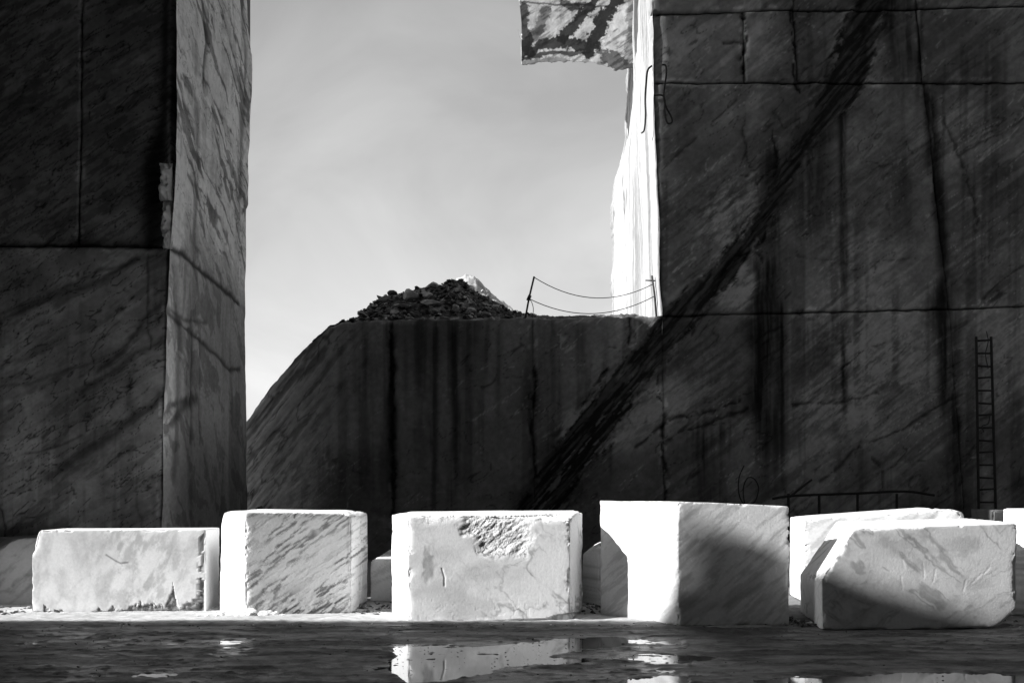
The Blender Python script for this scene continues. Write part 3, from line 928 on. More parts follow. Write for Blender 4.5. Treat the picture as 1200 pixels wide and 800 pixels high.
kz = SUN_E * -12.6
aslant('shade_mass_behind_left', [(25.5, kz - 0.5), (25.5, 7.75), (26.6, 7.95), (30.0, 7.6), (31.6, 6.9), (32.0, 5.0), (32.3, kz - 0.5)], -12.6, 8.0, 'unseen rock mass behind the near wall, added to shade the ledge')  # out of view, shaped to keep ledge wall and near heap in shadow
kz = SUN_E * -20.0
aslant('cliff_side_left', [(18.6, kz - 0.5), (17.6, -6.5), (16.5, -4.2), (15.5, -2.2), (14.42, 0.0), (14.12, 0.6), (13.85, 1.1), (13.60, 1.5), (13.48, 1.9), (13.46, 2.55), (13.33, 2.86), (13.05, 3.06),
                           (12.5, 3.05), (12.0, 3.75), (11.5, 5.2), (9.0, 9.0), (2.0, 14.0), (-12.0, 15.0), (-12.0, kz - 0.5)], -20.0, 12.0, 'unseen rock mass beside the pit, shaped to lay its shade on the floor')  # out of view, rim shaped so its shadow edge crosses floor and blocks
tag(prism('sky_blocker_cliff', [(-44, -4.0), (110, -3.0), (110, -20), (-44, -20)], 'z', -0.5, 90.0, M_SKYBLOCK), 'unseen quarry wall opposite, added to cut sky light', kind='structure')  # out of view, added tall and dark to block sky light

# ------------------------------------------------------------------ marble blocks
def surf_lattice(n):
    """welded lattice on the surface of a box with n=(nx,ny,nz) cells: points in 0..n and quads"""
    quads = []
    for ax in range(3):
        b, c = (ax + 1) % 3, (ax + 2) % 3
        for side in (0, n[ax]):
            i, j = np.meshgrid(np.arange(n[b]), np.arange(n[c]), indexing='ij')
            i, j = i.ravel(), j.ravel()
            q = np.zeros((len(i), 4, 3), int)
            for k, (di, dj) in enumerate(((0, 0), (1, 0), (1, 1), (0, 1))):
                q[:, k, b], q[:, k, c], q[:, k, ax] = i + di, j + dj, side
            if side == 0:
                q = q[:, ::-1]
            quads.append(q)
    Q = np.concatenate(quads)
    key = (Q[..., 0] * 4096 + Q[..., 1]) * 4096 + Q[..., 2]
    uq, inv = np.unique(key.ravel(), return_inverse=True)
    pts = np.stack([uq // (4096 * 4096), (uq // 4096) % 4096, uq % 4096], 1)
    return pts, inv.reshape(-1, 4)


def plane3(a, b, c, inside):
    a, b, c = map(np.array, (a, b, c))
    n = np.cross(b - a, c - a)
    n = n / np.linalg.norm(n)
    if np.dot(n, np.array(inside) - a) > 0:
        n = -n
    return n, a


def marble_block(label, plan, top, zbot=0.0, cuts=(), sharp=234, res=0.018, style=None, relief=0.008, chips=0.03, group='sawn marble blocks on the quarry floor', seed=0, front=0, name='marble_block', cat='marble block', mat=None):
    plan = [np.array(p, float) for p in plan]
    area = sum(plan[i][0] * plan[(i + 1) % len(plan)][1] - plan[(i + 1) % len(plan)][0] * plan[i][1] for i in range(len(plan)))
    if area < 0:
        plan = plan[::-1]
    tops = [np.array(p, float) for p in top]
    zt = np.mean([p[2] for p in tops])
    c = np.array([np.mean([p[0] for p in plan]), np.mean([p[1] for p in plan]), (zt + zbot) / 2])
    N, Hh = [], []
    for i in range(len(plan)):
        a, b = plan[i], plan[(i + 1) % len(plan)]
        e = b - a
        n = np.array((e[1], -e[0], 0)) / np.linalg.norm(e)
        N.append(n)
        Hh.append(np.dot(n[:2], a - c[:2]))
    n, p0 = plane3(tops[0], tops[1], tops[2], c)
    N.append(n); Hh.append(np.dot(n, p0 - c))
    N.append(np.array((0, 0, -1.0))); Hh.append(c[2] - zbot)
    for (pa, pb, pc) in cuts:
        n, p0 = plane3(pa, pb, pc, c)
        N.append(n); Hh.append(np.dot(n, p0 - c))
    N, Hh = np.array(N), np.array(Hh)
    xs, ys = [p[0] for p in plan], [p[1] for p in plan]
    lo = np.array((min(xs), min(ys), zbot)) - c
    hi = np.array((max(xs), max(ys), max(p[2] for p in tops))) - c
    n_c = tuple(max(4, int(v / res)) for v in (hi - lo))
    pts, Fq = surf_lattice(n_c)
    v = lo + pts / np.array(n_c) * (hi - lo)
    A = np.maximum(0, v @ N.T / Hh)
    mx = A.max(1, keepdims=True)
    r = 1.0 / (mx[:, 0] * ((A / mx) ** sharp).sum(1) ** (1.0 / sharp))
    Vw = c + v * r[:, None]
    W = (A / mx) ** 90
    nrm = W @ N
    nrm /= np.linalg.norm(nrm, axis=1, keepdims=True) + 1e-9
    edge_ = np.clip(((A / mx) ** 55).sum(1) - 1, 0, 1)
    x, y, z = Vw.T
    ch = np.maximum(0, f3(x * 7, y * 7, z * 7, seed, 4, 0.6) - 0.50) * 7
    ch2 = np.maximum(0, f3(x * 2.2, y * 2.2, z * 2.2, seed + 5, 3, 0.5) - 0.52) * 6
    disp = -edge_ * chips * (0.08 + ch + ch2)
    disp += relief * ((f3(x * 1.6, y * 1.6, z * 1.6, seed + 1, 2) - 0.5) * 1.6 + (f3(x * 9, y * 9, z * 9, seed + 2, 3, 0.6) - 0.5) * 0.12)
    px, py = CX + F_PX * x / y, HY - F_PX * (z - EYE) / y
    fw = np.clip(-nrm[:, 1], 0, 1) > 0.8
    t = np.full(len(x), 0.74)
    if style:
        t, dd = style(x, y, z, px, py, nrm, fw, edge_)
        disp += dd
    t = t * (1 - 0.22 * np.clip(edge_ * ch, 0, 1))
    Vw = Vw + nrm * disp[:, None]
    base = np.array((c[0], c[1], zbot))
    o = make_mesh(name, Vw - base, Fq, np.clip(t, 0.02, 0.85), mat or M_BLOCK, smooth=False)
    o.location = base
    return tag(o, label, cat, group)


def marb(x, y, z, s, base=0.74, var=0.10):
    return base + var * (f3(x * 1.3, y * 1.3, z * 1.3, s, 4) - 0.5)


def veins(x, y, z, s, ang, sc=1.0, w=0.02, along=0.32, across=2.4):
    a = math.radians(ang)
    q = x + 0.6 * y
    u, v = q * math.cos(a) + z * math.sin(a), -q * math.sin(a) + z * math.cos(a)
    return ridge(f2(u * along * sc + 0.35 * f2(u * 2.5, v * 2.5, s + 9, 4, 0.6), v * across * sc + 0.45 * f2(u * 2.5, v * 2.5, s + 8, 4, 0.6), s, 5, 0.55), w), u, v


def style_first(x, y, z, px, py, nrm, fw, e):
    t = marb(x, y, z, 201)
    vn, u, v = veins(x, y, z, 202, 60, 1.0, 0.03)
    mid = np.exp(-((px - 165) / 60) ** 2)
    sm = f2((px + 0.35 * py) / 12, py / 22, 203, 6, 0.7)
    t = np.where(fw, t * (1 - 0.36 * mid * ss(0.42, 0.68, sm)) * (1 - 0.22 * ss(0.45, 0.75, f2(px / 22, py / 40, 204, 6, 0.65))), t)
    t *= 1 - 0.12 * vn * fw
    # broken, dirty foot
    prof = np.interp(px, [35, 48, 52, 60, 66, 72, 76, 108, 112, 124, 132, 136, 145, 165, 175, 195, 203, 205, 210, 222, 235, 242, 246], [0, 0, 9, 3, 0, 5, 0, 0, 6, 4, 11, 4, 6, 12, 14, 10, 36, 20, 8, 15, 25, 60, 100])
    bot = 720 - prof * 1.0 - (f2(px / 4, py / 6, 205, 4, 0.6) - 0.5) * 14
    foot = fw * ss(-2, 2, py - bot) * (prof > 0.5)
    t = t * (1 - 0.85 * foot * (0.35 + 0.9 * f2(px / 5, py / 5, 206, 4, 0.6)))
    rim = fw * np.exp(-((px - 236 + 5 * (f2(py / 14, py * 0, 207, 3) - 0.5)) / 3.4) ** 2) * ss(0.42, 0.52, f2(px / 4, py / 7, 208, 4, 0.6)) * (py > 624)
    t = t * (1 - 0.85 * rim)
    d, _ = seg_dist(px, py, [(125, 650), (136, 657), (142, 660), (150, 659)])
    sc = fw * np.exp(-(d / 1.0) ** 2)
    t *= 1 - 0.6 * sc
    disp = -0.03 * foot * f2(px / 6, py / 6, 209, 3) - 0.012 * rim - 0.004 * sc
    return t, disp


def style_second(x, y, z, px, py, nrm, fw, e):
    t = marb(x, y, z, 211, 0.72)
    a = math.radians(36)
    u, v = px * math.cos(a) - py * math.sin(a), px * math.sin(a) + py * math.cos(a)
    w = (f2(px / 20, py / 20, 212, 4) - 0.5)
    s1 = f2(u / 17 + w, v / 2.9 + w, 213, 5, 0.64)
    s2 = f2(u / 40, v / 11 + w * 2, 214, 4)
    main = (nrm[:, 0] > 0.0) & (nrm[:, 2] < 0.4)
    g = main * (1 - 0.64 * ss(0.46, 0.64, s1) * (0.4 + 0.7 * ss(0.4, 0.6, s2)))
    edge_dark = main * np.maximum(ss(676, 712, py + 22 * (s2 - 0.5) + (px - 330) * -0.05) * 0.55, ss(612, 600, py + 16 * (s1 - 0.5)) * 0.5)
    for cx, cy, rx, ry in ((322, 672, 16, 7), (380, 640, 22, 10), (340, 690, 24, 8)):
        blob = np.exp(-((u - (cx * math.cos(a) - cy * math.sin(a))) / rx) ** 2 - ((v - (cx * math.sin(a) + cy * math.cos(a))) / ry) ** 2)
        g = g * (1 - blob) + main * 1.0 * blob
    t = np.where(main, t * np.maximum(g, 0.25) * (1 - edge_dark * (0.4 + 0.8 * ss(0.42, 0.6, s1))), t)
    return t, main * -0.0008 * ss(0.5, 0.65, s1) - 0.010 * edge_dark * (py > 660) * f2(px / 5, py / 5, 215, 3)


def style_third(x, y, z, px, py, nrm, fw, e):
    t = marb(x, y, z, 221, 0.76, 0.06)
    v1, u, v = veins(x, y, z, 222, -45, 1.2, 0.02, 0.8, 1.8)
    v2, _, _ = veins(x, y, z, 223, -20, 2.2, 0.022, 1.0, 1.4)
    dens = ss(0.38, 0.6, f2(px / 60, py / 60, 224, 3)) * (0.35 + 0.65 * ss(540, 600, px))
    t *= 1 - 0.45 * v1 * dens - 0.32 * v2 * dens
    t *= 1 - 0.22 * ss(0.45, 0.7, f2(px / 70, py / 40, 225, 4)) * fw
    leaf = [(501, 640), (505, 650), (512, 662), (507, 676), (501, 684), (496, 678), (497, 660)]
    lf = poly_soft(px + 6 * (n2(px / 5, py / 5, 226) - 0.5), py, leaf, 3) * fw
    t *= 1 - 0.42 * lf * (0.5 + 0.8 * f2(px / 4, py / 8, 227, 3))
    rough_ = [(518, 600), (545, 602), (542, 618), (560, 636), (568, 648), (592, 650), (614, 650), (622, 640), (624, 625), (612, 612), (640, 600)]
    rg = poly_soft(px + 14 * (f2(px / 9, py / 9, 228, 3) - 0.5), py + 10 * (f2(px / 9, py / 9, 229, 3) - 0.5), rough_, 8.0) * (nrm[:, 1] < -0.2)
    a = math.radians(40)
    uu, vv = px * math.cos(a) - py * math.sin(a), px * math.sin(a) + py * math.cos(a)
    n = f2(uu / 7, vv / 3.2, 230, 5, 0.7)
    disp = rg * (-0.014 + 0.020 * (n - 0.5) + 0.03 * (f2(uu / 22, vv / 13, 237, 2) - 0.5)) - 0.002 * lf
    dl, _ = seg_dist(px, py, [(543, 606), (548, 620), (560, 636), (569, 650)])
    t = np.where((rg > 0.4) & (f2(px / 4, py / 3, 236, 3, 0.6) > 0.54 + dl * 0.004), t * 0.5, t)
    top_rg = ss(616, 604, py + 6 * (n2(px / 12, px * 0, 231) - 0.5)) * ss(480, 500, px) * (1 - ss(655, 668, px)) * (nrm[:, 1] < -0.2)
    disp -= 0.018 * top_rg * f2(px / 7, py / 5, 232, 4, 0.6)
    
    pit = ss(0.70, 0.78, n2(px / 3.2, py / 5, 233)) * ss(690, 715, py) * fw
    disp -= 0.0012 * pit
    d, _ = seg_dist(px, py, [(518, 666), (521, 676), (521, 686)])
    sc = np.exp(-(d / 1.1) ** 2) * fw
    disp -= 0.006 * sc
    t *= 1 - 0.2 * sc
    # foot broken off at the right
    ft = np.interp(px, [478, 560, 600, 640, 655, 670, 690], [0, 0, 2, 3, 7, 9, 10])
    fm = ss(-1.5, 1.5, py - (731 - (px - 478) * 0.02 - ft)) * (px > 470) * (nrm[:, 1] < -0.1) * (ft > 0.5)
    disp -= 0.09 * fm
    drk = np.exp(-((px - 676) / 7) ** 2) * ss(690, 712, py) * ss(0.4, 0.6, f2(px / 4, py / 4, 234, 3))
    t *= 1 - 0.6 * drk
    return t, disp


def style_fourth(x, y, z, px, py, nrm, fw, e):
    t = marb(x, y, z, 241, 0.75, 0.05)
    a = math.radians(40)
    u, v = px * math.cos(a) - py * math.sin(a), px * math.sin(a) + py * math.cos(a)
    s1 = f2(u / 30, v / 5, 242, 5, 0.6)
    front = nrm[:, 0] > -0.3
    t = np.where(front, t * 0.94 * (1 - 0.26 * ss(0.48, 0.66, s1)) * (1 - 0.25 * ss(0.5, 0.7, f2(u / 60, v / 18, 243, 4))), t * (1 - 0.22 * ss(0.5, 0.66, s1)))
    d, _ = seg_dist(px, py, [(926, 596), (927, 612), (925, 626), (928, 642)])
    ck = np.exp(-(d / 2.2) ** 2) * ss(0.45, 0.6, f2(px / 4, py / 4, 244, 3)) * front
    t *= 1 - 0.8 * ck
    scr = ridge(f2(px / 6, py / 40, 245, 3), 0.008) * ss(0.55, 0.65, f2(px / 20, py / 20, 246, 2)) * front
    t *= 1 + 0.2 * scr
    return t, -0.0006 * ss(0.5, 0.6, s1) * front - 0.03 * ck


def style_fifth(x, y, z, px, py, nrm, fw, e):
    t = marb(x, y, z, 251, 0.74, 0.08)
    v1, u, v = veins(x, y, z, 252, -38, 1.1, 0.018, 0.35, 2.2)
    v2, _, _ = veins(x, y, z, 253, 35, 1.6, 0.014, 0.4, 2.0)
    dm = ss(0.42, 0.58, f2(px / 45, py / 45, 256, 3))
    t *= 1 - 0.40 * v1 * dm - 0.28 * v2 * (1 - dm)
    t *= 1 - 0.26 * ss(0.42, 0.75, f2(px / 30, py / 24, 254, 6, 0.66)) * fw
    gouge = np.zeros_like(x)
    for pts in ([(1056, 675), (1058, 690)], [(1082, 660), (1083, 676)], [(1132, 680), (1129, 692)], [(1150, 672), (1138, 684)], [(1160, 664), (1153, 672)], [(1096, 668), (1094, 680)], [(1058, 655), (1060, 665)]):
        d, _ = seg_dist(px, py, pts)
        gouge += np.exp(-(d / 1.2) ** 2)
    return t * (1 + 0.15 * gouge * fw), -0.0012 * gouge * fw


def style_plain(k, base=0.70):
    def fn(x, y, z, px, py, nrm, fw, e):
        t = marb(x, y, z, 260 + k, base, 0.14)
        v1, u, v = veins(x, y, z, 270 + k, 38, 1.2, 0.03)
        s1 = f2(u * 2.2, v * 9, 280 + k, 4, 0.6)
        return t * (1 - 0.28 * v1) * (1 - 0.3 * ss(0.5, 0.7, s1)), -0.001 * ss(0.5, 0.65, s1)
    return fn


b1z = 1.165
marble_block('long low white block with a broken dirty foot, standing left of all the others', [(-6.70, 15.47), (-4.30, 15.58), (-4.30, 16.30), (-6.66, 16.35)],
             [(-6.7, 15.5, b1z), (-4.3, 15.5, b1z + 0.01), (-4.3, 16.3, b1z + 0.01)], 0.015, cuts=[((-6.72, 15.5, 0.82), (-6.60, 15.5, b1z), (-6.6, 16.4, b1z))], sharp=208, style=style_first, seed=1, chips=0.03, res=0.0138)
b2z = 1.42
marble_block('block with slanting grey streaks on its front and a bright slanting left end', [(-4.09, 15.52), (-3.62, 15.05), (-2.21, 15.29), (-2.165, 16.0), (-2.2, 16.9), (-4.0, 16.9)],
             [(-3.62, 15.05, b2z + 0.005), (-2.27, 15.28, b2z - 0.01), (-4.0, 16.9, b2z + 0.02)], 0.02, cuts=[((-4.12, 15.5, 1.30), (-4.02, 15.5, b2z), (-3.9, 16.9, b2z)), ((-2.35, 15.6, b2z), (-2.12, 15.6, b2z - 0.07), (-2.12, 16.8, b2z - 0.07))],
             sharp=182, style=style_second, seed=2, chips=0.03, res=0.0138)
b3z = 1.40
marble_block('wide white block with a rough broken patch along its top edge', [(-1.64, 15.1), (-1.355, 14.44), (0.758, 14.50), (0.977, 15.35), (0.95, 17.0), (-1.55, 17.0)],
             [(-1.355, 14.44, b3z - 0.01), (0.758, 14.5, b3z + 0.01), (-1.5, 17.0, b3z)], 0.0,
             cuts=[((-0.2, 14.47, b3z - 0.005), (0.80, 14.47, b3z - 0.09), (0.80, 14.85, b3z + 0.01))], sharp=286, style=style_third, seed=3, chips=0.026, res=0.0135, relief=0.007)
b4z = 1.58
marble_block('tallest white block, turned so that its bright left side meets a shaded front', [(1.20, 15.14), (2.11, 14.08), (3.545, 14.18), (3.66, 15.7), (1.5, 15.9)],
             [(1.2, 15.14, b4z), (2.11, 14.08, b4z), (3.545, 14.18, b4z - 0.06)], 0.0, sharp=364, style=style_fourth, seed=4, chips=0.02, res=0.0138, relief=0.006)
b5 = 1.235
marble_block('broad block with a sawn-off upper left corner and jagged right edge', [(4.05, 15.6), (3.81, 13.64), (6.30, 13.84), (6.40, 14.3), (6.35, 15.5)],
             [(3.81, 13.64, b5), (6.36, 13.9, b5 + 0.075), (6.3, 15.5, b5 + 0.10)], 0.0,
             cuts=[(at(963, 676, 13.64), at(1001, 619, 13.70), at(984, 622, 14.7)), ((6.05, 13.84, 0.0), (6.38, 13.86, 0.32), (6.38, 14.6, 0.32))], sharp=286, style=style_fifth, seed=5, chips=0.036, res=0.0138)
marble_block('sunlit block half hidden behind the block with the sawn-off corner', [(4.42, 16.75), (6.70, 16.55), (6.93, 17.0), (6.9, 18.2), (4.55, 18.2)],
             [(4.4, 16.75, 1.28), (6.8, 16.6, 1.455), (6.8, 18.2, 1.46)], 0.0, cuts=[((6.55, 16.6, 1.47), (6.95, 16.6, 1.34), (6.95, 18.2, 1.36))], sharp=234, style=style_plain(0, 0.75), seed=6, chips=0.05, res=0.022)
marble_block('tall pale block cut off by the right edge of the photograph', [(6.80, 15.35), (7.12, 14.85), (8.8, 15.0), (8.7, 16.4), (7.35, 16.5)],
             [(6.6, 15.2, 1.46), (8.6, 15.0, 1.46), (8.5, 16.4, 1.46)], 0.0, sharp=260, style=style_plain(1, 0.75), seed=7, res=0.022)
marble_block('small shaded block between the streaked block and the wide block', [(-2.17, 17.0), (-1.2, 17.06), (-1.25, 18.9), (-2.1, 18.9)],
             [(-2.1, 16.95, 0.64), (-1.0, 17.0, 0.64), (-1.0, 18.9, 0.72)], 0.0, sharp=286, style=style_plain(2, 0.72), seed=8, res=0.024)
marble_block('narrow pale block peeping out behind the tallest block', [(1.06, 16.75), (1.28, 16.35), (2.5, 16.6), (2.5, 17.5), (1.3, 17.5)],
             [(1.1, 16.5, 0.90), (2.5, 16.6, 0.90), (2.5, 17.5, 0.92)], 0.0, cuts=[((1.05, 16.6, 0.76), (1.30, 16.4, 0.90), (1.35, 17.4, 0.90))], sharp=182, style=style_plain(3, 0.68), seed=9, res=0.024)
marble_block('rough grey block at the foot of the near wall, by the left picture edge', [(-9.4, 16.3), (-7.6, 16.35), (-7.02, 16.6), (-6.9, 17.3), (-9.4, 17.3)],
             [(-9.4, 16.3, 0.86), (-7.0, 16.4, 1.02), (-7.0, 17.3, 1.06)], 0.0, cuts=[((-8.2, 16.3, 0.50), (-7.3, 16.36, 0.98), (-7.6, 16.7, 1.02))], sharp=117, style=style_plain(4, 0.24), seed=10, res=0.026, relief=0.02)
marble_block('small dark block below the foot of the leaning ladder', [(9.05, 20.9), (10.2, 21.0), (10.2, 22.0), (9.1, 22.0)],
             [(9.0, 20.9, 1.36), (10.2, 21.0, 1.36), (10.2, 22, 1.36)], 0.0, sharp=156, style=style_plain(5, 0.12), seed=11, res=0.04)

# ------------------------------------------------------------------ loose stones
_ico = {}


def stone_mesh(seed, sub=2, flat=0.7):
    key = (seed, sub)
    if key in _ico:
        return _ico[key]
    bm = bmesh.new()
    bmesh.ops.create_icosphere(bm, subdivisions=sub, radius=1.0)
    P = np.array([v.co[:] for v in bm.verts])
    r_ = np.random.default_rng(seed + 500)
    planes = r_.normal(size=(11, 3))
    planes /= np.linalg.norm(planes, axis=1, keepdims=True)
    hs = r_.uniform(0.42, 0.95, 11)
    a = np.maximum(0, P @ planes.T / hs)
    rr = np.minimum(1.0, 1 / np.maximum(a.max(1), 1e-3))
    P2 = P * rr[:, None] * (0.9 + 0.25 * f3(P[:, 0] * 2 + seed, P[:, 1] * 2, P[:, 2] * 2, 3, 3))[:, None]
    P2[:, 2] *= flat
    Fq = np.array([[v.index for v in f.verts] for f in bm.faces])
    bm.free()
    _ico[key] = (P2, Fq)
    return _ico[key]


def stones_joined(name, items, tone_of, mat, parent=None, smooth=False):
    Vs, Fs, Ts, n0 = [], [], [], 0
    for (x, y, z, s, k) in items:
        P, Fq = stone_mesh(k, 1)
        a = (k * 1.7 + x * 9) % 6.28
        ca, sa = math.cos(a), math.sin(a)
        P = P * (1.0 + 0.5 * ((k * 0.37) % 1.0), 1.0, 0.55 + 0.6 * ((k * 0.61) % 1.0))
        Q = np.stack([P[:, 0] * ca - P[:, 1] * sa, P[:, 0] * sa + P[:, 1] * ca, P[:, 2] + 0.5 * P[:, 0] * math.sin(k * 2.1)], 1) * s + (x, y, z)
        Vs.append(Q); Fs.append(Fq + n0); Ts.append(np.full(len(P), tone_of(x, y, z)))
        n0 += len(P)
    return make_mesh(name, np.concatenate(Vs), np.concatenate(Fs), np.concatenate(Ts), mat, parent, smooth)


def one_stone(name, loc, scale, seed, tone_v, label, cat, group, rot=0.0, mat=None, smooth=False):
    P, Fq = stone_mesh(seed, 3)
    P = P * np.array(scale)
    tn = tone_v * (0.8 + 0.4 * f3(P[:, 0] * 8, P[:, 1] * 8, P[:, 2] * 8, seed, 3))
    o = make_mesh(name, P, Fq, tn, mat or M_RUBBLE, None, smooth)
    o.location = loc
    o.rotation_euler = (0, 0, rot)
    return tag(o, label, cat, group)


# rubble heap on the ledge
sil_x = [385, 392, 400, 415, 430, 445, 456, 463, 472, 490, 503, 520, 532, 541, 552, 566, 584, 600, 612, 625, 660, 700, 760]
sil_y = [381, 378, 375, 369, 363, 352, 346, 345, 346, 341, 337, 336, 330, 329, 337, 348, 360, 368, 372, 373, 372.5, 372, 371]
CR_Y = 30.0
hx = np.linspace((383 - 600) / F_PX * 30, 3.4, 330)
hy = np.linspace(27.75, 38.5, 300)
X, Y = np.meshgrid(hx, hy)
spx = CX + X * F_PX / CR_Y
crest = EYE - (np.interp(spx, sil_x, sil_y) - HY) * CR_Y / F_PX
led = 5.97
g = ss(27.7, 30.0, Y) * 0.75 + 0.25 * np.clip((Y - 27.75) / 2.25, 0, 1)
g = np.where(Y > 30, 1 - 0.55 * ss(30, 35, Y), g)
Z1 = led + np.maximum(crest - led, 0.02) * g
# the farther, sunlit ridge behind
rpx = CX + X * F_PX / 34.2
rc = EYE - (np.interp(rpx, [500, 515, 530, 538, 546, 556, 575, 596, 612, 640], [372, 352, 330, 324, 321.5, 325, 342, 358, 369, 374]) - HY) * 34.2 / F_PX
Z2 = led + np.maximum(rc - led, 0) * np.clip(1 - np.abs(Y - 34.2) / 1.9, 0, 1)
Z = np.maximum(Z1, Z2)
amp = ss(0.02, 0.5, Z - led)
Z = Z + amp * (0.26 * (f2(X * 2.2, Y * 2.2, 301, 5, 0.6) - 0.5) + 0.10 * (f2(X * 9, Y * 9, 302, 3, 0.6) - 0.5)) + 0.05 * (f2(X * 5, Y * 5, 303, 3) - 0.5)
zlim = EYE - (mid_top(CX + X * F_PX / D_R) - HY) * D_R / F_PX + 0.05
Z = np.where(X < -3.9, np.minimum(Z, zlim + 0.25 * ss(-4.4, -3.9, X) + 0.0 * Y), Z)
tone = 0.06 + 0.14 * ss(0.5, 0.72, f2(X * 4, Y * 4, 304, 4, 0.6)) - 0.04 * ss(0.5, 0.6, f2(X * 9, Y * 9, 305, 3))
tone = tone + 0.22 * ss(32.0, 32.6, Y)  # sunlit crest painted in as a paler tone
heap = make_mesh('rubble_heap', np.stack([X.ravel(), Y.ravel(), Z.ravel()], 1), grid_faces(330, 300), tone.ravel(), M_RUBBLE)
tag(heap, 'dark heap of quarry rubble on the ledge with a sunlit crest', 'rubble', kind='stuff')


def heap_z(x, y):
    i, j = np.searchsorted(hx, x), np.searchsorted(hy, y)
    return float(Z[min(j, 299), min(i, 329)])


rnd = random.Random(4)
items = []
for _ in range(2200):
    y = rnd.uniform(28.0, 30.4) if rnd.random() < 0.8 else rnd.uniform(30.4, 35)
    x = rnd.uniform(-4.9, 0.7)
    z = heap_z(x, y)
    if z < led + 0.06 and rnd.random() < 0.6:
        continue
    items.append((x, y, z + 0.01, rnd.choice([0.015, 0.02, 0.03, 0.03, 0.04, 0.05, 0.07, 0.10]), rnd.randrange(24)))
for _ in range(260):
    x = rnd.uniform(0.4, 3.3)
    y = rnd.uniform(27.8, 28.6)
    items.append((x, y, heap_z(x, y) + 0.01, rnd.choice([0.02, 0.03, 0.04, 0.06]), rnd.randrange(24)))
st_ = stones_joined('rubble_stones', items, lambda x, y, z: (0.05 + 0.34 * rnd.random() ** 3) if y < 32 else rnd.choice([0.2, 0.35, 0.45]), M_RUBBLE, heap)  # stones beyond the near heap paler, painting the sunlit crest
st_['kind'] = 'stuff'
for k, (px, py, d, sx, sz, tn, lab) in enumerate((
        (484, 347, 29.3, 0.26, 0.26, 0.30, 'large angular boulder on the heap below the flat slab'), (505, 336, 29.8, 0.24, 0.12, 0.34, 'flat pale slab lying on top of the rubble heap'),
        (500, 349, 29.2, 0.22, 0.14, 0.28, 'squat boulder right of the large angular one'), (505, 362, 28.7, 0.28, 0.10, 0.30, 'long pale stone low in the middle of the heap'),
        (472, 360, 28.8, 0.30, 0.04, 0.30, 'thin sliver of stone lying level on the heap'), (463, 366, 28.5, 0.14, 0.10, 0.28, 'small pale stone low on the heap, left of middle'),
        (552, 365, 28.5, 0.16, 0.10, 0.26, 'rounded stone low on the right part of the heap'), (534, 365, 28.5, 0.12, 0.13, 0.24, 'upright grey stone near the middle of the heap foot'),
        (448, 352, 29.4, 0.26, 0.16, 0.10, 'dark boulder on the left shoulder of the heap'), (461, 345, 29.7, 0.18, 0.12, 0.07, 'dark lump on the left skyline of the heap'),
        (425, 369, 28.8, 0.2, 0.1, 0.16, 'grey stone at the left tail of the heap'), (570, 368, 28.4, 0.16, 0.08, 0.2, 'flat stone at the right tail of the heap'))):
    p = at(px, py, d)
    one_stone('boulder', (p[0], d, max(p[2], heap_z(p[0], d) + sz * 0.2)), (sx, sx * 0.8, sz / 0.7), 40 + k, tn, lab, 'boulder', 'boulders on the rubble heap', rot=k * 1.1)

# chips of white marble before the streaked block, dark grit in the gaps
chips_ = [(285, 720.5, 0.045), (293, 720, 0.07), (303, 719, 0.10), (311, 720.5, 0.05), (320, 718.5, 0.085), (327, 717.5, 0.075), (333, 718.5, 0.06), (297, 723, 0.04), (315, 722, 0.04), (338, 720.5, 0.035), (262, 723, 0.05), (255, 724, 0.035), (243, 724, 0.03), (232, 724.5, 0.03), (278, 724, 0.04)]
places = ['first of the chips below the block corner', 'second chip along from the block corner', 'biggest broad chip of the row below the streaked block', 'flat chip just right of the biggest', 'upright chip in the middle of the row', 'lumpy chip right of the upright one', 'last large chip at the right end of the row',
          'small chip fallen in front of the second', 'small chip fallen in front of the upright one', 'tiny chip beyond the right end of the row', 'chip lying at the gap between the first two blocks', 'small chip just left of that gap', 'tiny chip under the right end of the long low block', 'tiny chip farther left under the long low block', 'chip just before the bright slanting end']
for k, (px, py, s) in enumerate(chips_):
    d = EYE * F_PX / (py - HY)
    one_stone('marble_chip', ((px - CX) / F_PX * d, min(d, 14.98), 0.02 + s * 0.45), (s * 1.15, s, s), 60 + k, 0.72, 'white marble rubble, ' + places[k], 'stone', 'white marble chips on the floor', rot=k, mat=M_BLOCK)
items = []
for _ in range(420):
    r0 = rnd.random()
    if r0 < 0.55:
        x, y = rnd.uniform(-3.4, -1.75), rnd.uniform(15.2, 16.8)
    elif r0 < 0.7:
        x, y = rnd.uniform(0.95, 1.3), rnd.uniform(15.2, 16.5)
    elif r0 < 0.8:
        x, y = rnd.uniform(3.45, 3.85), rnd.uniform(13.9, 14.9)
    else:
        x, y = rnd.uniform(-8.2, -6.3), rnd.uniform(15.1, 16.2)
    items.append((x, y, 0.03, rnd.choice([0.015, 0.02, 0.03, 0.045]), rnd.randrange(24)))
tag(stones_joined('dark_gravel', items, lambda x, y, z: 0.06 + 0.3 * rnd.random() ** 3, M_RUBBLE), 'dark grit and gravel in the gaps between the blocks', 'gravel', kind='stuff')
items = []
for _ in range(1400):
    x, y = rnd.uniform(-7.2, 7.2), rnd.gauss(14.45, 0.25) if rnd.random() < 0.5 else rnd.uniform(10.0, 14.4)
    items.append((x, y, 0.008, rnd.choice([0.005, 0.006, 0.008, 0.010, 0.014]) * (1.6 if y > 13.9 else 0.8), rnd.randrange(24)))
tag(stones_joined('pebbles', items, lambda x, y, z: rnd.choice([0.05, 0.12, 0.3, 0.5]) if y > 14 else rnd.choice([0.05, 0.10, 0.16, 0.25]), M_RUBBLE), 'scattered pebbles and crumbs of stone on the muddy floor', 'pebbles', kind='stuff')
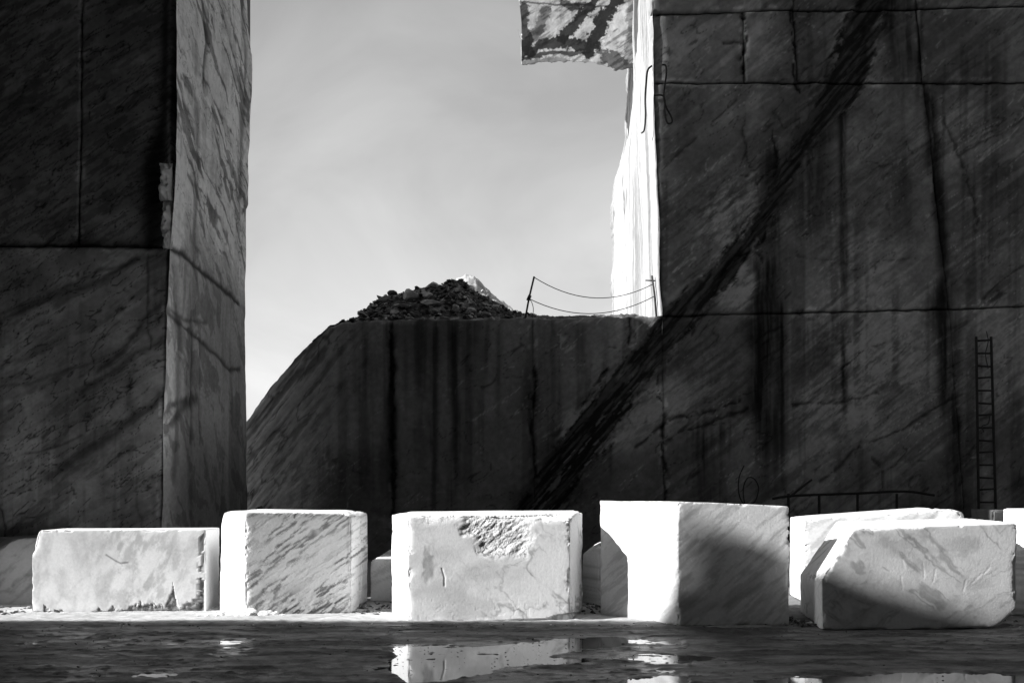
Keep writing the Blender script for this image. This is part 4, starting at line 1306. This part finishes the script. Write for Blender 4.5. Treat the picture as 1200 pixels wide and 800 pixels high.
# low dark mound behind the streaked block
items = []
for _ in range(160):
    a, rr = rnd.uniform(0, 6.28), rnd.random() ** 0.6
    items.append((-5.45 + 0.55 * rr * math.cos(a), 24.4 + 0.5 * rr * math.sin(a), 0.62 + 0.72 * (1 - rr), rnd.uniform(0.06, 0.2), rnd.randrange(24)))
for _ in range(60):
    items.append((-5.45 + rnd.uniform(-0.8, 0.8), 24.4 + rnd.uniform(-0.6, 0.6), rnd.uniform(0.0, 0.6), rnd.uniform(0.15, 0.3), rnd.randrange(24)))
tag(stones_joined('spoil_mound', items, lambda x, y, z: 0.03 + 0.05 * rnd.random(), M_RUBBLE), 'small mound of black spoil behind the streaked block', 'rubble', kind='stuff')

# ------------------------------------------------------------------ ladder, railing, fence, cables
lad = empty('leaning_ladder', (11.7, 26.5, 0))
tag(lad, 'tall dark iron ladder leaning against the wall above the right-hand blocks', 'ladder')
lt, lb = 27.42, 26.95


def lad_pt(side, f):
    """f = 0 at the top, 1 at the row 600, on to the floor"""
    px = (1144 + 3 * f if side == 0 else 1161.5 + 5.5 * f)
    d = lt + (lb - lt) * f
    p = at(px, 397 + 203 * f, d)
    return Vector(p) - Vector(lad.location)


f_end = 1.30
for sd in (0, 1):
    tube('rail', [lad_pt(sd, f) for f in np.linspace(-0.012, f_end, 7)], 0.036, M_DARK, lad)
k = 0
f = 0.012
while f < f_end - 0.03:
    tube('rung', [lad_pt(0, f), lad_pt(1, f + 0.006 * ((k * 7) % 3 - 1))], 0.026, M_DARK, lad)
    f += 0.0715
    k += 1
rope_ = [at(1156, 388, 27.36), at(1158, 400, 27.3), at(1155, 415, 27.3), at(1158, 432, 27.3)]
tag(tube('cord', smooth_line(rope_), 0.012, M_ROPE), 'short dark cord dangling at the head of the ladder', 'cord')
rope_ = [at(1160, 487, 27.1), at(1158, 496, 27.08), at(1151, 499, 27.08), at(1153, 506, 27.08)]
tag(tube('cord', smooth_line(rope_), 0.014, M_ROPE), 'bent cord caught on the middle rungs of the ladder', 'cord')

ral = empty('iron_railing', (8.0, 26.6, 0))
tag(ral, 'low dark iron railing along the wall foot behind the tallest block', 'railing')
L0 = Vector(ral.location)
tube('top_rail', [Vector(p) - L0 for p in smooth_line([at(905, 584, 26.6), at(930, 580.5, 26.6), at(1000, 578, 26.6), at(1060, 575.5, 26.6), at(1095, 580, 26.6)], 4)], 0.035, M_DARK, ral)
for px in (924, 960, 1005, 1051):
    p = at(px, 578, 26.6)
    tube('post', [Vector((p[0], 26.6, -0.02)) - L0, Vector((p[0], 26.6, p[2])) - L0], 0.035, M_DARK, ral)
tube('brace', [Vector(at(925, 582, 26.62)) - L0, Vector(at(951, 562, 27.45)) - L0], 0.028, M_DARK, ral)

fen = empty('rope_fence', at(692, 371, 28.0))
tag(fen, 'two leaning iron stakes joined by slack wires on the ledge', 'fence')
L0 = Vector(fen.location)
FD = 28.0


def fp(px, py, d=FD):
    return Vector(at(px, py, d)) - L0


tube('post', [fp(615, 376), fp(620, 349), fp(626, 324)], 0.024, M_DARK, fen)
rp = tube('post', [fp(769.5, 374), fp(767, 345), fp(764, 323)], 0.026, M_DARK, fen)
tube('crossbar', [fp(756.5, 328.5), fp(768.5, 329)], 0.018, M_DARK, rp)


def sag(a, b, lo, n=18):
    return [fp(a[0] + (b[0] - a[0]) * t, a[1] + (b[1] - a[1]) * t + lo * 4 * t * (1 - t)) for t in np.linspace(0, 1, n)]


tube('wire', sag((626, 325), (765, 333), 20), 0.011, M_ROPE, fen, 5)
tube('wire', sag((620, 350), (767, 347), 19), 0.011, M_ROPE, fen, 5)
tube('wire', smooth_line([fp(620, 350), fp(623, 354), fp(625, 362), fp(624, 372)]), 0.009, M_ROPE, fen, 5)
tube('knot', [fp(618.6, 352), fp(621.2, 346)], 0.045, M_ROPE, fen, 6)

tag(tube('hanging_cable', smooth_line([at(776, 76, 27.44), at(780, 77, 27.42), at(781, 86, 27.40), at(779, 100, 27.4), at(778, 112, 27.4), at(780, 124, 27.4), at(787, 138, 27.4), at(787, 144, 27.4), at(782, 144, 27.4), at(779, 132, 27.4), at(779, 118, 27.4), at(776, 112, 27.4), at(766, 112, 27.42)]), 0.022, M_ROPE),
    'black cable hanging in a loop on the dark wall beside its bright edge', 'cable')
tag(tube('hanging_cable', smooth_line([at(764, 77, 27.4), at(759, 83, 27.45), at(757, 100, 27.45), at(756, 118, 27.6), at(756.5, 136, 27.6), at(755, 152, 27.7), at(752, 156, 27.9)]), 0.024, M_ROPE),
    'black cable hanging down the bright flank of the right wall', 'cable')
tag(tube('hanging_cable', smooth_line([at(872, 545, 27.35), at(866, 560, 27.3), at(866, 578, 27.3), at(872, 590, 27.3), at(884, 588, 27.3), at(889, 572, 27.3), at(884, 561, 27.3), at(876, 560, 27.3), at(871, 574, 27.3), at(874, 600, 27.2)]), 0.016, M_ROPE),
    'thin black cable looped on the wall foot above the tallest block', 'cable')
